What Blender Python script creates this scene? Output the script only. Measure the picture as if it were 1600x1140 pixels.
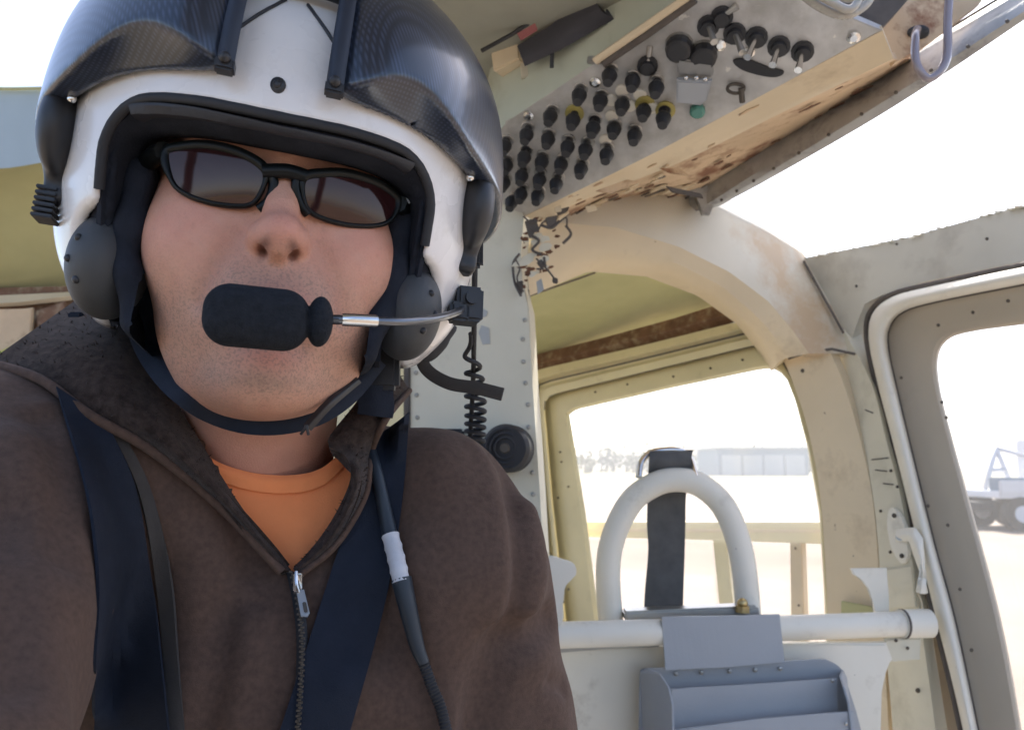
import bpy, bmesh, math, random
import numpy as np
from mathutils import Vector, Matrix
from mathutils.bvhtree import BVHTree
random.seed(7); np.random.seed(7)
R = math.radians
scn = bpy.context.scene
for o in list(bpy.data.objects): bpy.data.objects.remove(o)
C = scn.collection

# ---------------------------------------------------------------- camera, world, sun, exposure
FPX = 1230.0                                   # focal length in pixels of a 1600 px wide frame
PITCH = math.atan(155 / FPX)
cam_d = bpy.data.cameras.new('camera'); cam = bpy.data.objects.new('camera', cam_d); C.objects.link(cam)
cam_d.sensor_width = 36; cam_d.lens = 36 * FPX / 1600; cam_d.clip_start = 0.02; cam_d.clip_end = 3000
cam_d.dof.use_dof = True; cam_d.dof.focus_distance = .47; cam_d.dof.aperture_fstop = 15
cam.location = (0, 0, 0); cam.rotation_euler = (R(90) + PITCH, 0, 0)
scn.camera = cam
SUN_EL, SUN_AZ = R(52), R(20)                  # sun beyond the cabin, a little to the right
world = bpy.data.worlds.new('World'); scn.world = world; world.use_nodes = True
wn = world.node_tree.nodes; wl = world.node_tree.links; wn.clear()
sky = wn.new('ShaderNodeTexSky'); sky.sky_type = 'NISHITA'; sky.sun_disc = False
sky.sun_elevation = SUN_EL; sky.sun_rotation = SUN_AZ; sky.dust_density = 2.0; sky.air_density = .7; sky.ozone_density = .1
bg = wn.new('ShaderNodeBackground'); bg.inputs['Strength'].default_value = 0.12
wo = wn.new('ShaderNodeOutputWorld'); wl.new(sky.outputs[0], bg.inputs[0]); wl.new(bg.outputs[0], wo.inputs[0])
sun_d = bpy.data.lights.new('sun', 'SUN'); sun_d.energy = 3.2; sun_d.angle = R(0.5); sun_d.color = (1, .95, .87)
sun = bpy.data.objects.new('sun', sun_d); C.objects.link(sun)
sdir = Vector((math.sin(SUN_AZ) * math.cos(SUN_EL), math.cos(SUN_AZ) * math.cos(SUN_EL), math.sin(SUN_EL)))
sun.rotation_euler = sdir.to_track_quat('Z', 'Y').to_euler()
scn.render.engine = 'CYCLES'
vs = scn.view_settings; vs.view_transform = 'Standard'; vs.look = 'None'; vs.gamma = 1; vs.use_curve_mapping = False
vs.exposure = 1.92
scn.cycles.max_bounces = 8; scn.cycles.transparent_max_bounces = 16

# ---------------------------------------------------------------- measuring helpers
FW = np.array([0, math.cos(PITCH), math.sin(PITCH)]); UP = np.array([0, -math.sin(PITCH), math.cos(PITCH)]); RT = np.array([1., 0, 0])
def ray(px, py): return FW + RT * (px - 800) / FPX + UP * (570 - py) / FPX
def at(px, py, Y):
    d = ray(px, py); return d * (Y / d[1])
def project(P):
    P = np.asarray(P); d = P @ FW
    return np.stack([800 + FPX * (P @ RT) / d, 570 - FPX * (P @ UP) / d], -1)
class Plane:
    def __init__(s, a, b, c):
        s.o = a; n = np.cross(b - a, c - a); n = n / np.linalg.norm(n)
        s.n = n if n @ a > 0 else -n               # points away from the viewer
    def hit(s, px, py, off=0):
        d = ray(px, py); return d * (((s.o + s.n * off) @ s.n) / (d @ s.n))
    def shift(s, off):
        q = Plane.__new__(Plane); q.o = s.o + s.n * off; q.n = s.n; return q
def pplane(a, b, c): return Plane(at(*a), at(*b), at(*c))
def vplane(p1, Y1, p2, Y2):
    a = at(p1, 725, Y1); b = at(p2, 725, Y2); return Plane(a, b, a + np.array([0, 0, 1.]))
def cr(pts, n=6, closed=False):
    P = [np.asarray(p, float) for p in pts]; out = []; N = len(P)
    rng = range(N) if closed else range(N - 1)
    for i in rng:
        if closed: a, b, c, d = P[(i - 1) % N], P[i], P[(i + 1) % N], P[(i + 2) % N]
        else:
            b, c = P[i], P[i + 1]; a = P[i - 1] if i > 0 else 2 * b - c; d = P[i + 2] if i + 2 < N else 2 * c - b
        for k in range(n):
            t = k / n
            out.append(.5 * ((2 * b) + (c - a) * t + (2 * a - 5 * b + 4 * c - d) * t * t + (3 * b - a - 3 * c + d) * t ** 3))
    if not closed: out.append(P[-1])
    return out
def resample(pts, n, closed=False):
    P = np.array(pts, float)
    if closed: P = np.vstack([P, P[:1]])
    L = np.r_[0, np.cumsum(np.linalg.norm(np.diff(P, axis=0), axis=1))]
    t = np.linspace(0, L[-1], n + 1)[:-1] if closed else np.linspace(0, L[-1], n)
    return np.stack([np.interp(t, L, P[:, k]) for k in range(P.shape[1])], -1)

# ---------------------------------------------------------------- object helpers
def finish(o, smooth=True, autosmooth=None):
    me = o.data
    if smooth: me.polygons.foreach_set('use_smooth', [True] * len(me.polygons))
    if autosmooth:
        bm = bmesh.new(); bm.from_mesh(me)
        for e in bm.edges:
            if len(e.link_faces) == 2 and e.calc_face_angle(0) > R(autosmooth): e.smooth = False
        bm.to_mesh(me); bm.free()
def link(name, me, m, parent=None):
    o = bpy.data.objects.new(name, me); C.objects.link(o)
    if m is not None and len(me.materials) == 0: me.materials.append(m)
    if parent is not None: setparent(o, parent)
    return o
def wloc(o):
    l = Vector(o.location)
    while o.parent is not None:
        o = o.parent; l = l + Vector(o.location)
    return l
def setparent(o, p):                                # every object keeps plain translations only
    o.location = Vector(o.location) - wloc(p); o.parent = p
def from_arrays(name, V, F, m, parent=None, smooth=True, autosmooth=None):
    me = bpy.data.meshes.new(name); me.from_pydata([tuple(map(float, v)) for v in V], [], [tuple(map(int, f)) for f in F]); me.update()
    o = link(name, me, m, parent); finish(o, smooth, autosmooth); return o
def from_bm(name, bm, m, parent=None, smooth=False, autosmooth=None):
    bmesh.ops.recalc_face_normals(bm, faces=bm.faces)
    me = bpy.data.meshes.new(name); bm.to_mesh(me); bm.free(); o = link(name, me, m, parent); finish(o, smooth or bool(autosmooth), autosmooth); return o
def thing(name, label, cat, loc=(0, 0, 0), group=None):
    o = bpy.data.objects.new(name, None); C.objects.link(o); o.location = Vector([float(v) for v in loc]); o.empty_display_size = .05
    o['label'] = label; o['category'] = cat
    if group: o['group'] = group
    return o
def tag(o, label, cat, group=None):
    o['label'] = label; o['category'] = cat
    if group: o['group'] = group
    return o
def struct(o): o['kind'] = 'structure'; return o
def dupe(o, name=None, parent=None):
    c = o.copy(); C.objects.link(c)
    if parent is not None: c.parent = parent
    return c

def bm_box(bm, c, h, rot=None, bev=0):
    r = bmesh.ops.create_cube(bm, size=2)['verts']
    M = Matrix.Translation(Vector(c)) @ (rot.to_4x4() if rot is not None else Matrix()) @ Matrix.Diagonal((*h, 1))
    bmesh.ops.transform(bm, matrix=M, verts=r)
    if bev:
        es = list({e for v in r for e in v.link_edges}); bmesh.ops.bevel(bm, geom=es, offset=bev, segments=2, affect='EDGES')
def bm_tube(bm, pts, rad, n=10, cap=True, flat=None, upv=None):
    P = [np.asarray(p, float) for p in pts]; N = len(P); rads = rad if hasattr(rad, '__len__') else [rad] * N
    rings = []; u = None
    for i in range(N):
        t = P[min(i + 1, N - 1)] - P[max(i - 1, 0)]; t = t / (np.linalg.norm(t) + 1e-12)
        if u is None:
            a = np.array(upv if upv is not None else ([0, 0, 1.] if abs(t[2]) < .9 else [0, 1., 0])); u = a - t * (a @ t)
        else: u = u - t * (u @ t)
        u = u / (np.linalg.norm(u) + 1e-12); w = np.cross(t, u); rr = rads[i]; fl = flat or 1
        rings.append([bm.verts.new(P[i] + rr * (math.cos(q) * u * fl + math.sin(q) * w)) for q in [2 * math.pi * k / n for k in range(n)]])
    for a, b in zip(rings, rings[1:]):
        for k in range(n): bm.faces.new((a[k], a[(k + 1) % n], b[(k + 1) % n], b[k]))
    if cap: bm.faces.new(rings[0][::-1]); bm.faces.new(rings[-1])
def tube(name, pts, rad, m, parent=None, n=10, flat=None, upv=None):
    bm = bmesh.new(); bm_tube(bm, pts, rad, n, True, flat, upv); return from_bm(name, bm, m, parent, True, 50)
def bm_cyl(bm, a, b, r1, r2=None, n=14):
    bm_tube(bm, [a, b], [r1, r1 if r2 is None else r2], n)
def bm_ball(bm, c, r, seg=12):
    v = bmesh.ops.create_uvsphere(bm, u_segments=seg, v_segments=seg // 2 + 2, radius=1)['verts']
    r = r if hasattr(r, '__len__') else (r, r, r)
    bmesh.ops.transform(bm, matrix=Matrix.Translation(Vector(c)) @ Matrix.Diagonal((*r, 1)), verts=v)
def plate(name, P, thick, m, parent=None, bev=.0015, dirv=None):
    """solid plate: front outline P (3-D points), pushed back along dirv"""
    P = [np.asarray(p, float) for p in P]; c = np.mean(P, axis=0)
    if dirv is None:
        n = np.zeros(3)
        for i in range(len(P)): n += np.cross(P[i] - c, P[(i + 1) % len(P)] - c)
        n /= np.linalg.norm(n); dirv = n if n @ c > 0 else -n
    dirv = np.asarray(dirv, float)
    bm = bmesh.new(); a = [bm.verts.new(p) for p in P]; b = [bm.verts.new(p + dirv * thick) for p in P]
    n = len(P); bm.faces.new(a); bm.faces.new(b[::-1])
    for i in range(n): bm.faces.new((a[i], b[i], b[(i + 1) % n], a[(i + 1) % n]))
    if bev: bmesh.ops.bevel(bm, geom=[e for e in bm.edges if any(len(f.verts) == n for f in e.link_faces)], offset=bev, segments=2, affect='EDGES', clamp_overlap=True)
    bmesh.ops.triangulate(bm, faces=[f for f in bm.faces if len(f.verts) > 4])
    return from_bm(name, bm, m, parent, True, 35)
def loft(name, rails, thick, m, parent=None, n=24, closed=False, smooth=True, sub=1, dirs=None):
    """sheet through rails (lists of 3-D points), given thickness away from the viewer"""
    Rr = [resample(r, n, closed) for r in rails]
    if sub > 1:
        Rr = [np.array(x) for x in zip(*[cr([r[i] for r in Rr], sub) for i in range(len(Rr[0]))])]
    V = np.vstack(Rr); k = len(Rr); F = []
    for i in range(k - 1):
        for j in range(n if closed else n - 1):
            j2 = (j + 1) % n; F.append((i * n + j, i * n + j2, (i + 1) * n + j2, (i + 1) * n + j))
    me = bpy.data.meshes.new(name); me.from_pydata([tuple(v) for v in V], [], F); me.update()
    bm = bmesh.new(); bm.from_mesh(me)
    bmesh.ops.recalc_face_normals(bm, faces=bm.faces)
    tot = sum((f.normal.dot(f.calc_center_median()) * f.calc_area() for f in bm.faces))
    if tot > 0: bmesh.ops.reverse_faces(bm, faces=bm.faces)          # normals towards the viewer
    bm.normal_update(); vn = [(v, v.normal.copy()) for v in bm.verts]
    fs = list(bm.faces); bes = [e for e in bm.edges if e.is_boundary]
    back = {v: bm.verts.new(v.co - nn * thick) for v, nn in vn}
    for f in fs: bm.faces.new([back[v] for v in reversed(f.verts)])
    for e in bes: 
        try: bm.faces.new((e.verts[0], e.verts[1], back[e.verts[1]], back[e.verts[0]]))
        except ValueError: pass
    bpy.data.meshes.remove(me)
    return from_bm(name, bm, m, parent, smooth, 40 if smooth else None)
def ring(name, outer, inner, thick, m, parent=None, n=64):
    return loft(name, [outer, inner], thick, m, parent, n, True)

# ---------------------------------------------------------------- materials
def mat(name, col, rough=.6, metal=0., var=.25, scale=12., bump=.0, bscale=200., chips=None, coat=0, spec=.5, sheen=0, sss=0, attr=None, dirt=None):
    m = bpy.data.materials.new(name); m.use_nodes = True; nt = m.node_tree; n = nt.nodes; l = nt.links
    b = n['Principled BSDF']; tc = n.new('ShaderNodeTexCoord')
    def noise(sc, det=4, rgh=.6):
        t = n.new('ShaderNodeTexNoise'); t.inputs['Scale'].default_value = sc; t.inputs['Detail'].default_value = det; t.inputs['Roughness'].default_value = rgh
        l.new(tc.outputs['Object'], t.inputs['Vector']); return t
    def mix(fac, a, c, mode='MIX'):
        x = n.new('ShaderNodeMix'); x.data_type = 'RGBA'; x.blend_type = mode
        for s, v in ((0, fac), (6, a), (7, c)):
            if hasattr(v, 'links') or hasattr(v, 'is_linked'): l.new(v, x.inputs[s])
            else: x.inputs[s].default_value = v if s == 0 else (*v, 1)
        return x.outputs[2]
    def ramp(src, lo, hi):
        r = n.new('ShaderNodeMapRange'); r.inputs[1].default_value = lo; r.inputs[2].default_value = hi; l.new(src, r.inputs[0]); r.clamp = True; return r.outputs[0]
    base = None
    if attr:
        a = n.new('ShaderNodeAttribute'); a.attribute_name = attr; base = a.outputs['Color']
    lo = tuple(c * (1 - var) for c in col); hi = tuple(min(1, c * (1 + var * .6)) for c in col)
    nz = noise(scale)
    if base is None: base = mix(ramp(nz.outputs[0], .3, .7), lo, hi)
    else: base = mix(ramp(nz.outputs[0], .3, .7), mix(1, base, (1 - var,) * 3, 'MULTIPLY'), base)
    if dirt:                                         # (colour, scale, lo, hi)
        dn = noise(dirt[1], 6, .7); base = mix(ramp(dn.outputs[0], dirt[2], dirt[3]), base, dirt[0])
    if chips:                                        # (colour, scale, threshold)
        cn = noise(chips[1], 8, .65); base = mix(ramp(cn.outputs[0], chips[2], chips[2] + .02), base, chips[0])
    l.new(base, b.inputs['Base Color'])
    rn = noise(scale * 2.3); rr = n.new('ShaderNodeMapRange'); l.new(rn.outputs[0], rr.inputs[0])
    rr.inputs[3].default_value = max(0, rough - .1); rr.inputs[4].default_value = min(1, rough + .1); l.new(rr.outputs[0], b.inputs['Roughness'])
    b.inputs['Metallic'].default_value = metal; b.inputs['Specular IOR Level'].default_value = spec
    b.inputs['Coat Weight'].default_value = coat; b.inputs['Coat Roughness'].default_value = .15
    if sheen: b.inputs['Sheen Weight'].default_value = sheen; b.inputs['Sheen Roughness'].default_value = .5
    if sss:
        b.inputs['Subsurface Weight'].default_value = sss; b.inputs['Subsurface Radius'].default_value = (.009, .0035, .0018); b.inputs['Subsurface Scale'].default_value = 1
    if bump:
        bn = noise(bscale, 5, .6); bp = n.new('ShaderNodeBump'); bp.inputs['Strength'].default_value = bump; bp.inputs['Distance'].default_value = .002
        l.new(bn.outputs[0], bp.inputs['Height']); l.new(bp.outputs[0], b.inputs['Normal'])
    return m
M = {}
BROWN = (.16, .085, .05)
M['white'] = mat('white_paint', (.77, .735, .64), .5, var=.08, scale=6, bump=.08, bscale=90, dirt=((.42, .38, .31), 14, .58, .85), chips=((.22, .2, .18), 60, .72))
M['cream'] = mat('cream_paint', (.66, .55, .385), .55, var=.12, scale=5, bump=.1, bscale=80, dirt=((.36, .27, .17), 10, .56, .85), chips=((.2, .12, .08), 45, .70))
M['post'] = mat('post_paint', (.65, .61, .485), .55, var=.1, scale=6, bump=.08, bscale=90, dirt=((.38, .34, .25), 8, .55, .85), chips=((.3, .28, .26), 30, .70))
M['header'] = mat('header_paint', (.55, .53, .455), .55, var=.12, scale=4, bump=.1, bscale=80, dirt=((.33, .3, .25), 9, .55, .85), chips=((.2, .15, .12), 50, .70))
M['yellow'] = mat('yellowed_cream_paint', (.67, .60, .38), .5, var=.1, scale=7, bump=.08, bscale=80, dirt=((.36, .29, .15), 12, .58, .85), chips=((.2, .14, .08), 55, .71))
M['doorskin'] = mat('door_lining', (.46, .40, .315), .6, var=.1, scale=4, bump=.08, bscale=120, dirt=((.27, .22, .17), 6, .55, .85))
M['olive'] = mat('olive_lining', (.43, .42, .22), .75, var=.18, scale=5, bump=.12, bscale=60)
M['bluewhite'] = mat('pale_blue_paint', (.36, .47, .56), .55, var=.1, scale=4, bump=.05)
M['rust'] = mat('rusted_strip', (.19, .105, .065), .85, var=.35, scale=30, bump=.4, bscale=120, dirt=((.33, .26, .18), 40, .5, .66))
M['tan'] = mat('bare_tan_primer', (.62, .46, .30), .75, var=.2, scale=9, bump=.25, bscale=90, dirt=((.24, .11, .06), 14, .52, .66), chips=((.2, .1, .06), 30, .66))
M['rail'] = mat('grey_rail', (.40, .40, .39), .5, var=.2, scale=25, bump=.2, bscale=150, dirt=((.14, .13, .13), 30, .5, .75))
M['ceiling'] = mat('ceiling_grey_green', (.30, .30, .245), .7, var=.2, scale=5, bump=.1)
M['wallgreen'] = mat('pale_green_paint', (.46, .49, .40), .55, var=.12, scale=6, bump=.08, dirt=((.3, .28, .2), 9, .55, .85))
M['panelmetal'] = mat('worn_aluminium_panel', (.58, .565, .54), .38, .4, var=.3, scale=18, bump=.15, bscale=160, dirt=((.34, .32, .28), 16, .5, .8), chips=((.78, .75, .68), 34, .66))
M['chrome'] = mat('bright_metal', (.75, .74, .72), .22, 1, var=.1)
M['steel'] = mat('dull_steel', (.42, .41, .39), .4, .9, var=.2)
M['black'] = mat('black_plastic', (.022, .022, .025), .45, var=.2)
M['blackrub'] = mat('black_rubber', (.022, .023, .027), .75, var=.25, bump=.1)
M['seal'] = mat('dark_seal', (.10, .085, .075), .8, var=.3, scale=30)
M['greybox'] = mat('grey_powder_coat', (.36, .375, .395), .5, var=.06, scale=8, bump=.12, bscale=500)
M['greydark'] = mat('grey_strap', (.10, .10, .10), .85, var=.2, scale=50, bump=.3, bscale=900)
M['redtag'] = mat('faded_red_tag', (.35, .12, .12), .8)
M['yel'] = mat('yellow_collar', (.40, .34, .10), .5)
M['greenlamp'] = mat('green_lens', (.06, .22, .18), .2)
M['brass'] = mat('brass', (.55, .42, .2), .35, .9)
M['patch'] = mat('grey_tape', (.40, .41, .40), .6, var=.1)
M['bolt'] = mat('dark_bolt', (.10, .085, .07), .6, .4)
M['rivet'] = mat('painted_rivet', (.34, .33, .29), .5)
# ---------------------------------------------------------------- signed-distance modelling
def ell(p, c, r):
    q = [(p[i] - c[i]) for i in range(3)]
    k0 = np.sqrt(sum((q[i] / r[i]) ** 2 for i in range(3))) + 1e-9
    k1 = np.sqrt(sum((q[i] / r[i] ** 2) ** 2 for i in range(3))) + 1e-9
    return k0 * (k0 - 1) / k1
def cone(p, a, b, ra, rb=None):
    rb = ra if rb is None else rb; a = np.asarray(a, float); b = np.asarray(b, float); d = b - a; L = d @ d
    q = [p[i] - a[i] for i in range(3)]
    t = np.clip(sum(q[i] * d[i] for i in range(3)) / L, 0, 1)
    return np.sqrt(sum((q[i] - t * d[i]) ** 2 for i in range(3))) - (ra + (rb - ra) * t)
def rbox(p, c, h, r):
    q = [np.abs(p[i] - c[i]) - h[i] + r for i in range(3)]
    return np.sqrt(sum(np.maximum(v, 0) ** 2 for v in q)) + np.minimum(np.maximum(np.maximum(q[0], q[1]), q[2]), 0) - r
def smin(a, b, k):
    h = np.clip(.5 + .5 * (b - a) / k, 0, 1); return b + (a - b) * h - k * h * (1 - h)
def smax(a, b, k): return -smin(-a, -b, k)
def surfnet(f, lo, hi, h, iters=2):
    lo = np.array(lo, float); hi = np.array(hi, float); n = np.ceil((hi - lo) / h).astype(int) + 1
    ax = [(lo[i] + h * np.arange(n[i])).astype(np.float32) for i in range(3)]
    # coarse evaluation in slabs keeps memory low
    V = np.empty(n, np.float32); S = 24
    for s in range(0, n[0], S):
        g = np.meshgrid(ax[0][s:s + S], ax[1], ax[2], indexing='ij'); V[s:s + S] = f(g)
    ins = V < 0
    cn = n - 1; acc = np.zeros((*cn, 3), np.float32); cnt = np.zeros(cn, np.int16)
    for d in range(3):
        o = [i for i in range(3) if i != d]
        sa = [slice(None)] * 3; sb = [slice(None)] * 3; sa[d] = slice(0, -1); sb[d] = slice(1, None)
        A = V[tuple(sa)]; B = V[tuple(sb)]; cross = ins[tuple(sa)] != ins[tuple(sb)]
        idx = np.argwhere(cross)
        if len(idx) == 0: continue
        a = A[cross]; b = B[cross]; t = a / (a - b)
        pos = idx.astype(np.float32); pos[:, d] += t
        for da in (0, -1):
            for db in (0, -1):
                ci = idx.copy(); ci[:, o[0]] += da; ci[:, o[1]] += db
                ok = np.all((ci >= 0) & (ci < cn), axis=1); c = ci[ok]
                fl = np.ravel_multi_index(c.T, cn)
                for k in range(3): np.add.at(acc.reshape(-1, 3)[:, k], fl, pos[ok, k])
                np.add.at(cnt.reshape(-1), fl, 1)
    cells = np.argwhere(cnt > 0); ids = -np.ones(cn, np.int64); ids[tuple(cells.T)] = np.arange(len(cells))
    P = acc[tuple(cells.T)] / cnt[tuple(cells.T)][:, None]; P = lo + P * h
    Fs = []
    for d in range(3):
        o = [(d + 1) % 3, (d + 2) % 3]
        sa = [slice(1, -1)] * 3; sb = [slice(1, -1)] * 3; sa[d] = slice(0, -1); sb[d] = slice(1, None)
        ia = ins[tuple(sa)]; ib = ins[tuple(sb)]; idx = np.argwhere(ia != ib)
        if len(idx) == 0: continue
        flip = ia[tuple(idx.T)]
        g = idx.copy(); g[:, o[0]] += 1; g[:, o[1]] += 1
        def cid(d0, d1):
            c = g.copy(); c[:, o[0]] += d0; c[:, o[1]] += d1; return ids[tuple(c.T)]
        q = np.stack([cid(-1, -1), cid(0, -1), cid(0, 0), cid(-1, 0)], -1)
        q[~flip] = q[~flip][:, ::-1]; Fs.append(q)
    F = np.vstack(Fs)
    e = h * .25
    for _ in range(iters):                              # pull the vertices onto the true surface
        def fe(Q): return f([Q[:, 0], Q[:, 1], Q[:, 2]])
        v = fe(P); G = np.stack([(fe(P + np.eye(3)[k] * e) - fe(P - np.eye(3)[k] * e)) / (2 * e) for k in range(3)], -1)
        g2 = (G ** 2).sum(1) + 1e-6; st = -(v / g2)[:, None] * G; L = np.linalg.norm(st, axis=1, keepdims=True)
        P = P + st * np.minimum(1, h * .5 / (L + 1e-9))
    return P, F
def np_mesh(name, P, F, m, parent=None, smooth=True):
    me = bpy.data.meshes.new(name); me.vertices.add(len(P)); me.vertices.foreach_set('co', np.asarray(P, np.float32).ravel())
    me.loops.add(F.size); me.loops.foreach_set('vertex_index', F.astype(np.int32).ravel())
    me.polygons.add(len(F)); me.polygons.foreach_set('loop_start', np.arange(0, F.size, F.shape[1], dtype=np.int32))
    me.polygons.foreach_set('loop_total', np.full(len(F), F.shape[1], np.int32)); me.update(calc_edges=True); me.validate()
    o = link(name, me, m, parent); finish(o, smooth); return o
def vcol(o, cols):
    a = o.data.color_attributes.new('tint', 'FLOAT_COLOR', 'POINT'); a.data.foreach_set('color', np.c_[cols, np.ones(len(cols))].astype(np.float32).ravel())
def keep(P, F, mask):
    """drop vertices (and faces using them) where mask is False"""
    ok = mask[F].all(1); F = F[ok]; used = np.zeros(len(P), bool); used[F.ravel()] = True
    ix = np.cumsum(used) - 1; return P[used], ix[F]
def inpoly(pts, poly):
    poly = np.array(poly, float); x, y = pts[:, 0], pts[:, 1]; r = np.zeros(len(pts), bool); j = len(poly) - 1
    for i in range(len(poly)):
        xi, yi = poly[i]; xj, yj = poly[j]
        c = ((yi > y) != (yj > y)) & (x < (xj - xi) * (y - yi) / (yj - yi + 1e-12) + xi); r ^= c; j = i
    return r
def rotm(y, pi, r):
    cy, sy = math.cos(R(y)), math.sin(R(y)); Rz = np.array([[cy, -sy, 0], [sy, cy, 0], [0, 0, 1]])
    c, s = math.cos(R(pi)), math.sin(R(pi)); Rx = np.array([[1, 0, 0], [0, c, -s], [0, s, c]])
    c, s = math.cos(R(r)), math.sin(R(r)); Ry = np.array([[c, 0, s], [0, 1, 0], [-s, 0, c]])
    return Rz @ Rx @ Ry
HT = np.array([-.1531, .4919, .1238])
HR = rotm(19, -2, 2.5)                              # head: x to his left, y to the back, z up
GR = rotm(15, -2, 6.0)                              # the helmet sits a little askew
def H(p): return np.asarray(p) @ HR.T + HT
GT = HT + np.array([.0005, 0, 0])
GS = .985                                           # helmet scale
def G(p): return (np.asarray(p) * GS) @ GR.T + GT
def unloc(Rm, px, py, yl):
    """helmet- or head-frame point on the pixel ray; yl is a depth or a function of (x, z)"""
    d = Rm.T @ ray(px, py); o = Rm.T @ (-HT); y = yl if not callable(yl) else -.1
    for _ in range(8):
        k = (y - o[1]) / d[1]; p = o + k * d
        if not callable(yl): break
        y = yl(p[0], p[2])
    return p
# ---------------------------------------------------------------- the man
M['skin'] = mat('skin', (.5, .3, .22), .48, var=.1, scale=60, bump=.42, bscale=900, sss=.08, attr='tint', spec=.4)
M['jacket'] = mat('brown_fleece', (.102, .064, .048), .95, var=.22, scale=260, bump=.3, bscale=1300, sheen=.04, spec=.2)
M['sherpa'] = mat('dark_sherpa_lining', (.052, .037, .031), .98, var=.55, scale=190, bump=.45, bscale=1200, sheen=.12, spec=.02)
M['tshirt'] = mat('orange_cotton', (.95, .31, .115), .85, var=.06, scale=30, bump=.3, bscale=900, sheen=.2, spec=.2)
M['webbing'] = mat('navy_webbing', (.014, .019, .032), .8, var=.15, scale=40, bump=.3, bscale=1100, spec=.25)
M['webgrey'] = mat('grey_brown_piping', (.05, .045, .042), .85, var=.1, scale=40, bump=.2, bscale=900)
M['cable'] = mat('blue_black_cable', (.018, .026, .036), .5, var=.2)
M['labelwhite'] = mat('white_tape_label', (.58, .58, .60), .6, var=.15, scale=60)

def head_sdf(p):
    x, y, z = p; ax = np.abs(x); s = [ax, y, z]
    f = ell(p, (0, .012, .052), (.077, .1, .088))
    f = smin(f, ell(p, (0, -.042, -.006), (.068, .058, .076)), .03)
    f = smin(f, ell(p, (0, -.040, -.047), (.0505, .049, .044)), .022)          # jaw
    f = smin(f, ell(s, (.033, -.032, -.056), (.019, .03, .020)), .02)          # jowls
    f = smin(f, ell(p, (0, -.074, -.081), (.025, .022, .0175)), .014)         # chin
    f = smin(f, ell(p, (0, -.032, -.080), (.040, .042, .018)), .022)         # soft under-chin
    f = smin(f, ell(s, (.040, -.066, -.010), (.024, .026, .026)), .022)      # cheeks
    f = smin(f, cone(s, (.0, -.088, .044), (.038, -.078, .046), .011, .010), .016)  # brow
    f = smax(f, -ell(s, (.033, -.107, .026), (.020, .020, .013)), .014)      # sockets
    f = smin(f, ell(s, (.033, -.075, .026), (.0135, .013, .0115)), .004)     # closed lids
    f = smin(f, ell(p, (0, -.078, -.045), (.033, .026, .026)), .02)          # muzzle
    f = smin(f, cone(p, (0, -.088, .034), (0, -.105, .003), .0068, .0085), .010)  # bridge
    f = smin(f, ell(p, (0, -.1095, -.0120), (.0116, .0135, .0112)), .008)      # tip
    f = smin(f, ell(s, (.0100, -.1020, -.0132), (.0064, .0105, .0070)), .005) # wings
    f = smin(f, cone(p, (0, -.112, -.0190), (0, -.102, -.0208), .0046, .0042), .005)  # septum
    f = smax(f, -ell(s, (.0070, -.1065, -.0203), (.0028, .0048, .0034)), .0025)  # nostrils
    f = f + .0030 * np.exp(-(cone(s, (.021, -.101, -.012), (.036, -.088, -.046), 0) / .006) ** 2)  # cheek fold
    f = smin(f, cone(s, (0, -.1035, -.0415), (.021, -.0965, -.0455), .0038, .0022), .005)  # upper lip
    f = smin(f, cone(s, (0, -.1015, -.0545), (.018, -.0960, -.0510), .0048, .0024), .005)  # lower lip
    f = f + .0024 * np.exp(-(cone(s, (0, -.1045, -.0480), (.024, -.0945, -.0482), 0) / .0030) ** 2)
    f = smax(f, -cone(s, (0, -.103, -.0655), (.016, -.096, -.066), .0015, .001), .010)     # chin crease
    f = f + .0012 * np.exp(-(cone(s, (.018, -.094, .011), (.044, -.080, .006), 0) / .004) ** 2)                # lower lid crease
    f = smin(f, ell(s, (.079, .012, .0), (.008, .017, .028)), .006)          # ears, inside the cups
    f = smin(f, cone(p, (0, .022, -.055), (0.004, .128, -.19), .050, .054), .020)          # neck
    f = smin(f, cone(p, (-.05, .14, -.22), (.06, .14, -.22), .04), .04)
    return f
P, F = surfnet(head_sdf, (-.13, -.14, -.24), (.13, .13, .15), .0017)
x, y, z = P.T; ax = np.abs(x)
def gs(a, b, c, w): return np.exp(-(((x - a) / w[0]) ** 2 + ((y - b) / w[1]) ** 2 + ((z - c) / w[2]) ** 2))
base = np.array([.66, .355, .25]); col = np.tile(base, (len(P), 1))
def blend(mask, c): 
    global col
    mask = np.clip(mask, 0, 1)[:, None]; col = col * (1 - mask) + np.array(c) * mask
blend(.55 * (gs(0, -.115, -.01, (.018, .03, .014)) + gs(.045, -.07, -.008, (.022, .05, .018)) + gs(-.045, -.07, -.008, (.022, .05, .018))), (.66, .26, .19))
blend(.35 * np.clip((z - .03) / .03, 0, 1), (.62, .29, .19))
rs = np.random.RandomState(3)
sp = rs.rand(len(P))
blot = sum(np.sin(x * a + b) * np.sin(z * c + d + 1.3 * np.sin(y * 90)) for a, b, c, d in ((140, 1, 170, 2), (310, 4, 260, .3), (520, 2, 610, 5)))
blend(np.clip(.10 * blot, 0, .3), (.60, .25, .19)); blend(np.clip(-.06 * blot, 0, .2), (.66, .44, .34)); blend((sp > .985) * .22, (.40, .19, .14))
stub = np.clip(np.exp(-((z + .062) / .034) ** 2) * (y < -.01) * 1.25, 0, 1) * np.clip(1.25 - np.exp(-((ax - .042) / .018) ** 2) * np.exp(-((z + .028) / .018) ** 2), 0, 1)
blend(stub * (.24 + .12 * sp), (.27, .18, .13))
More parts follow.
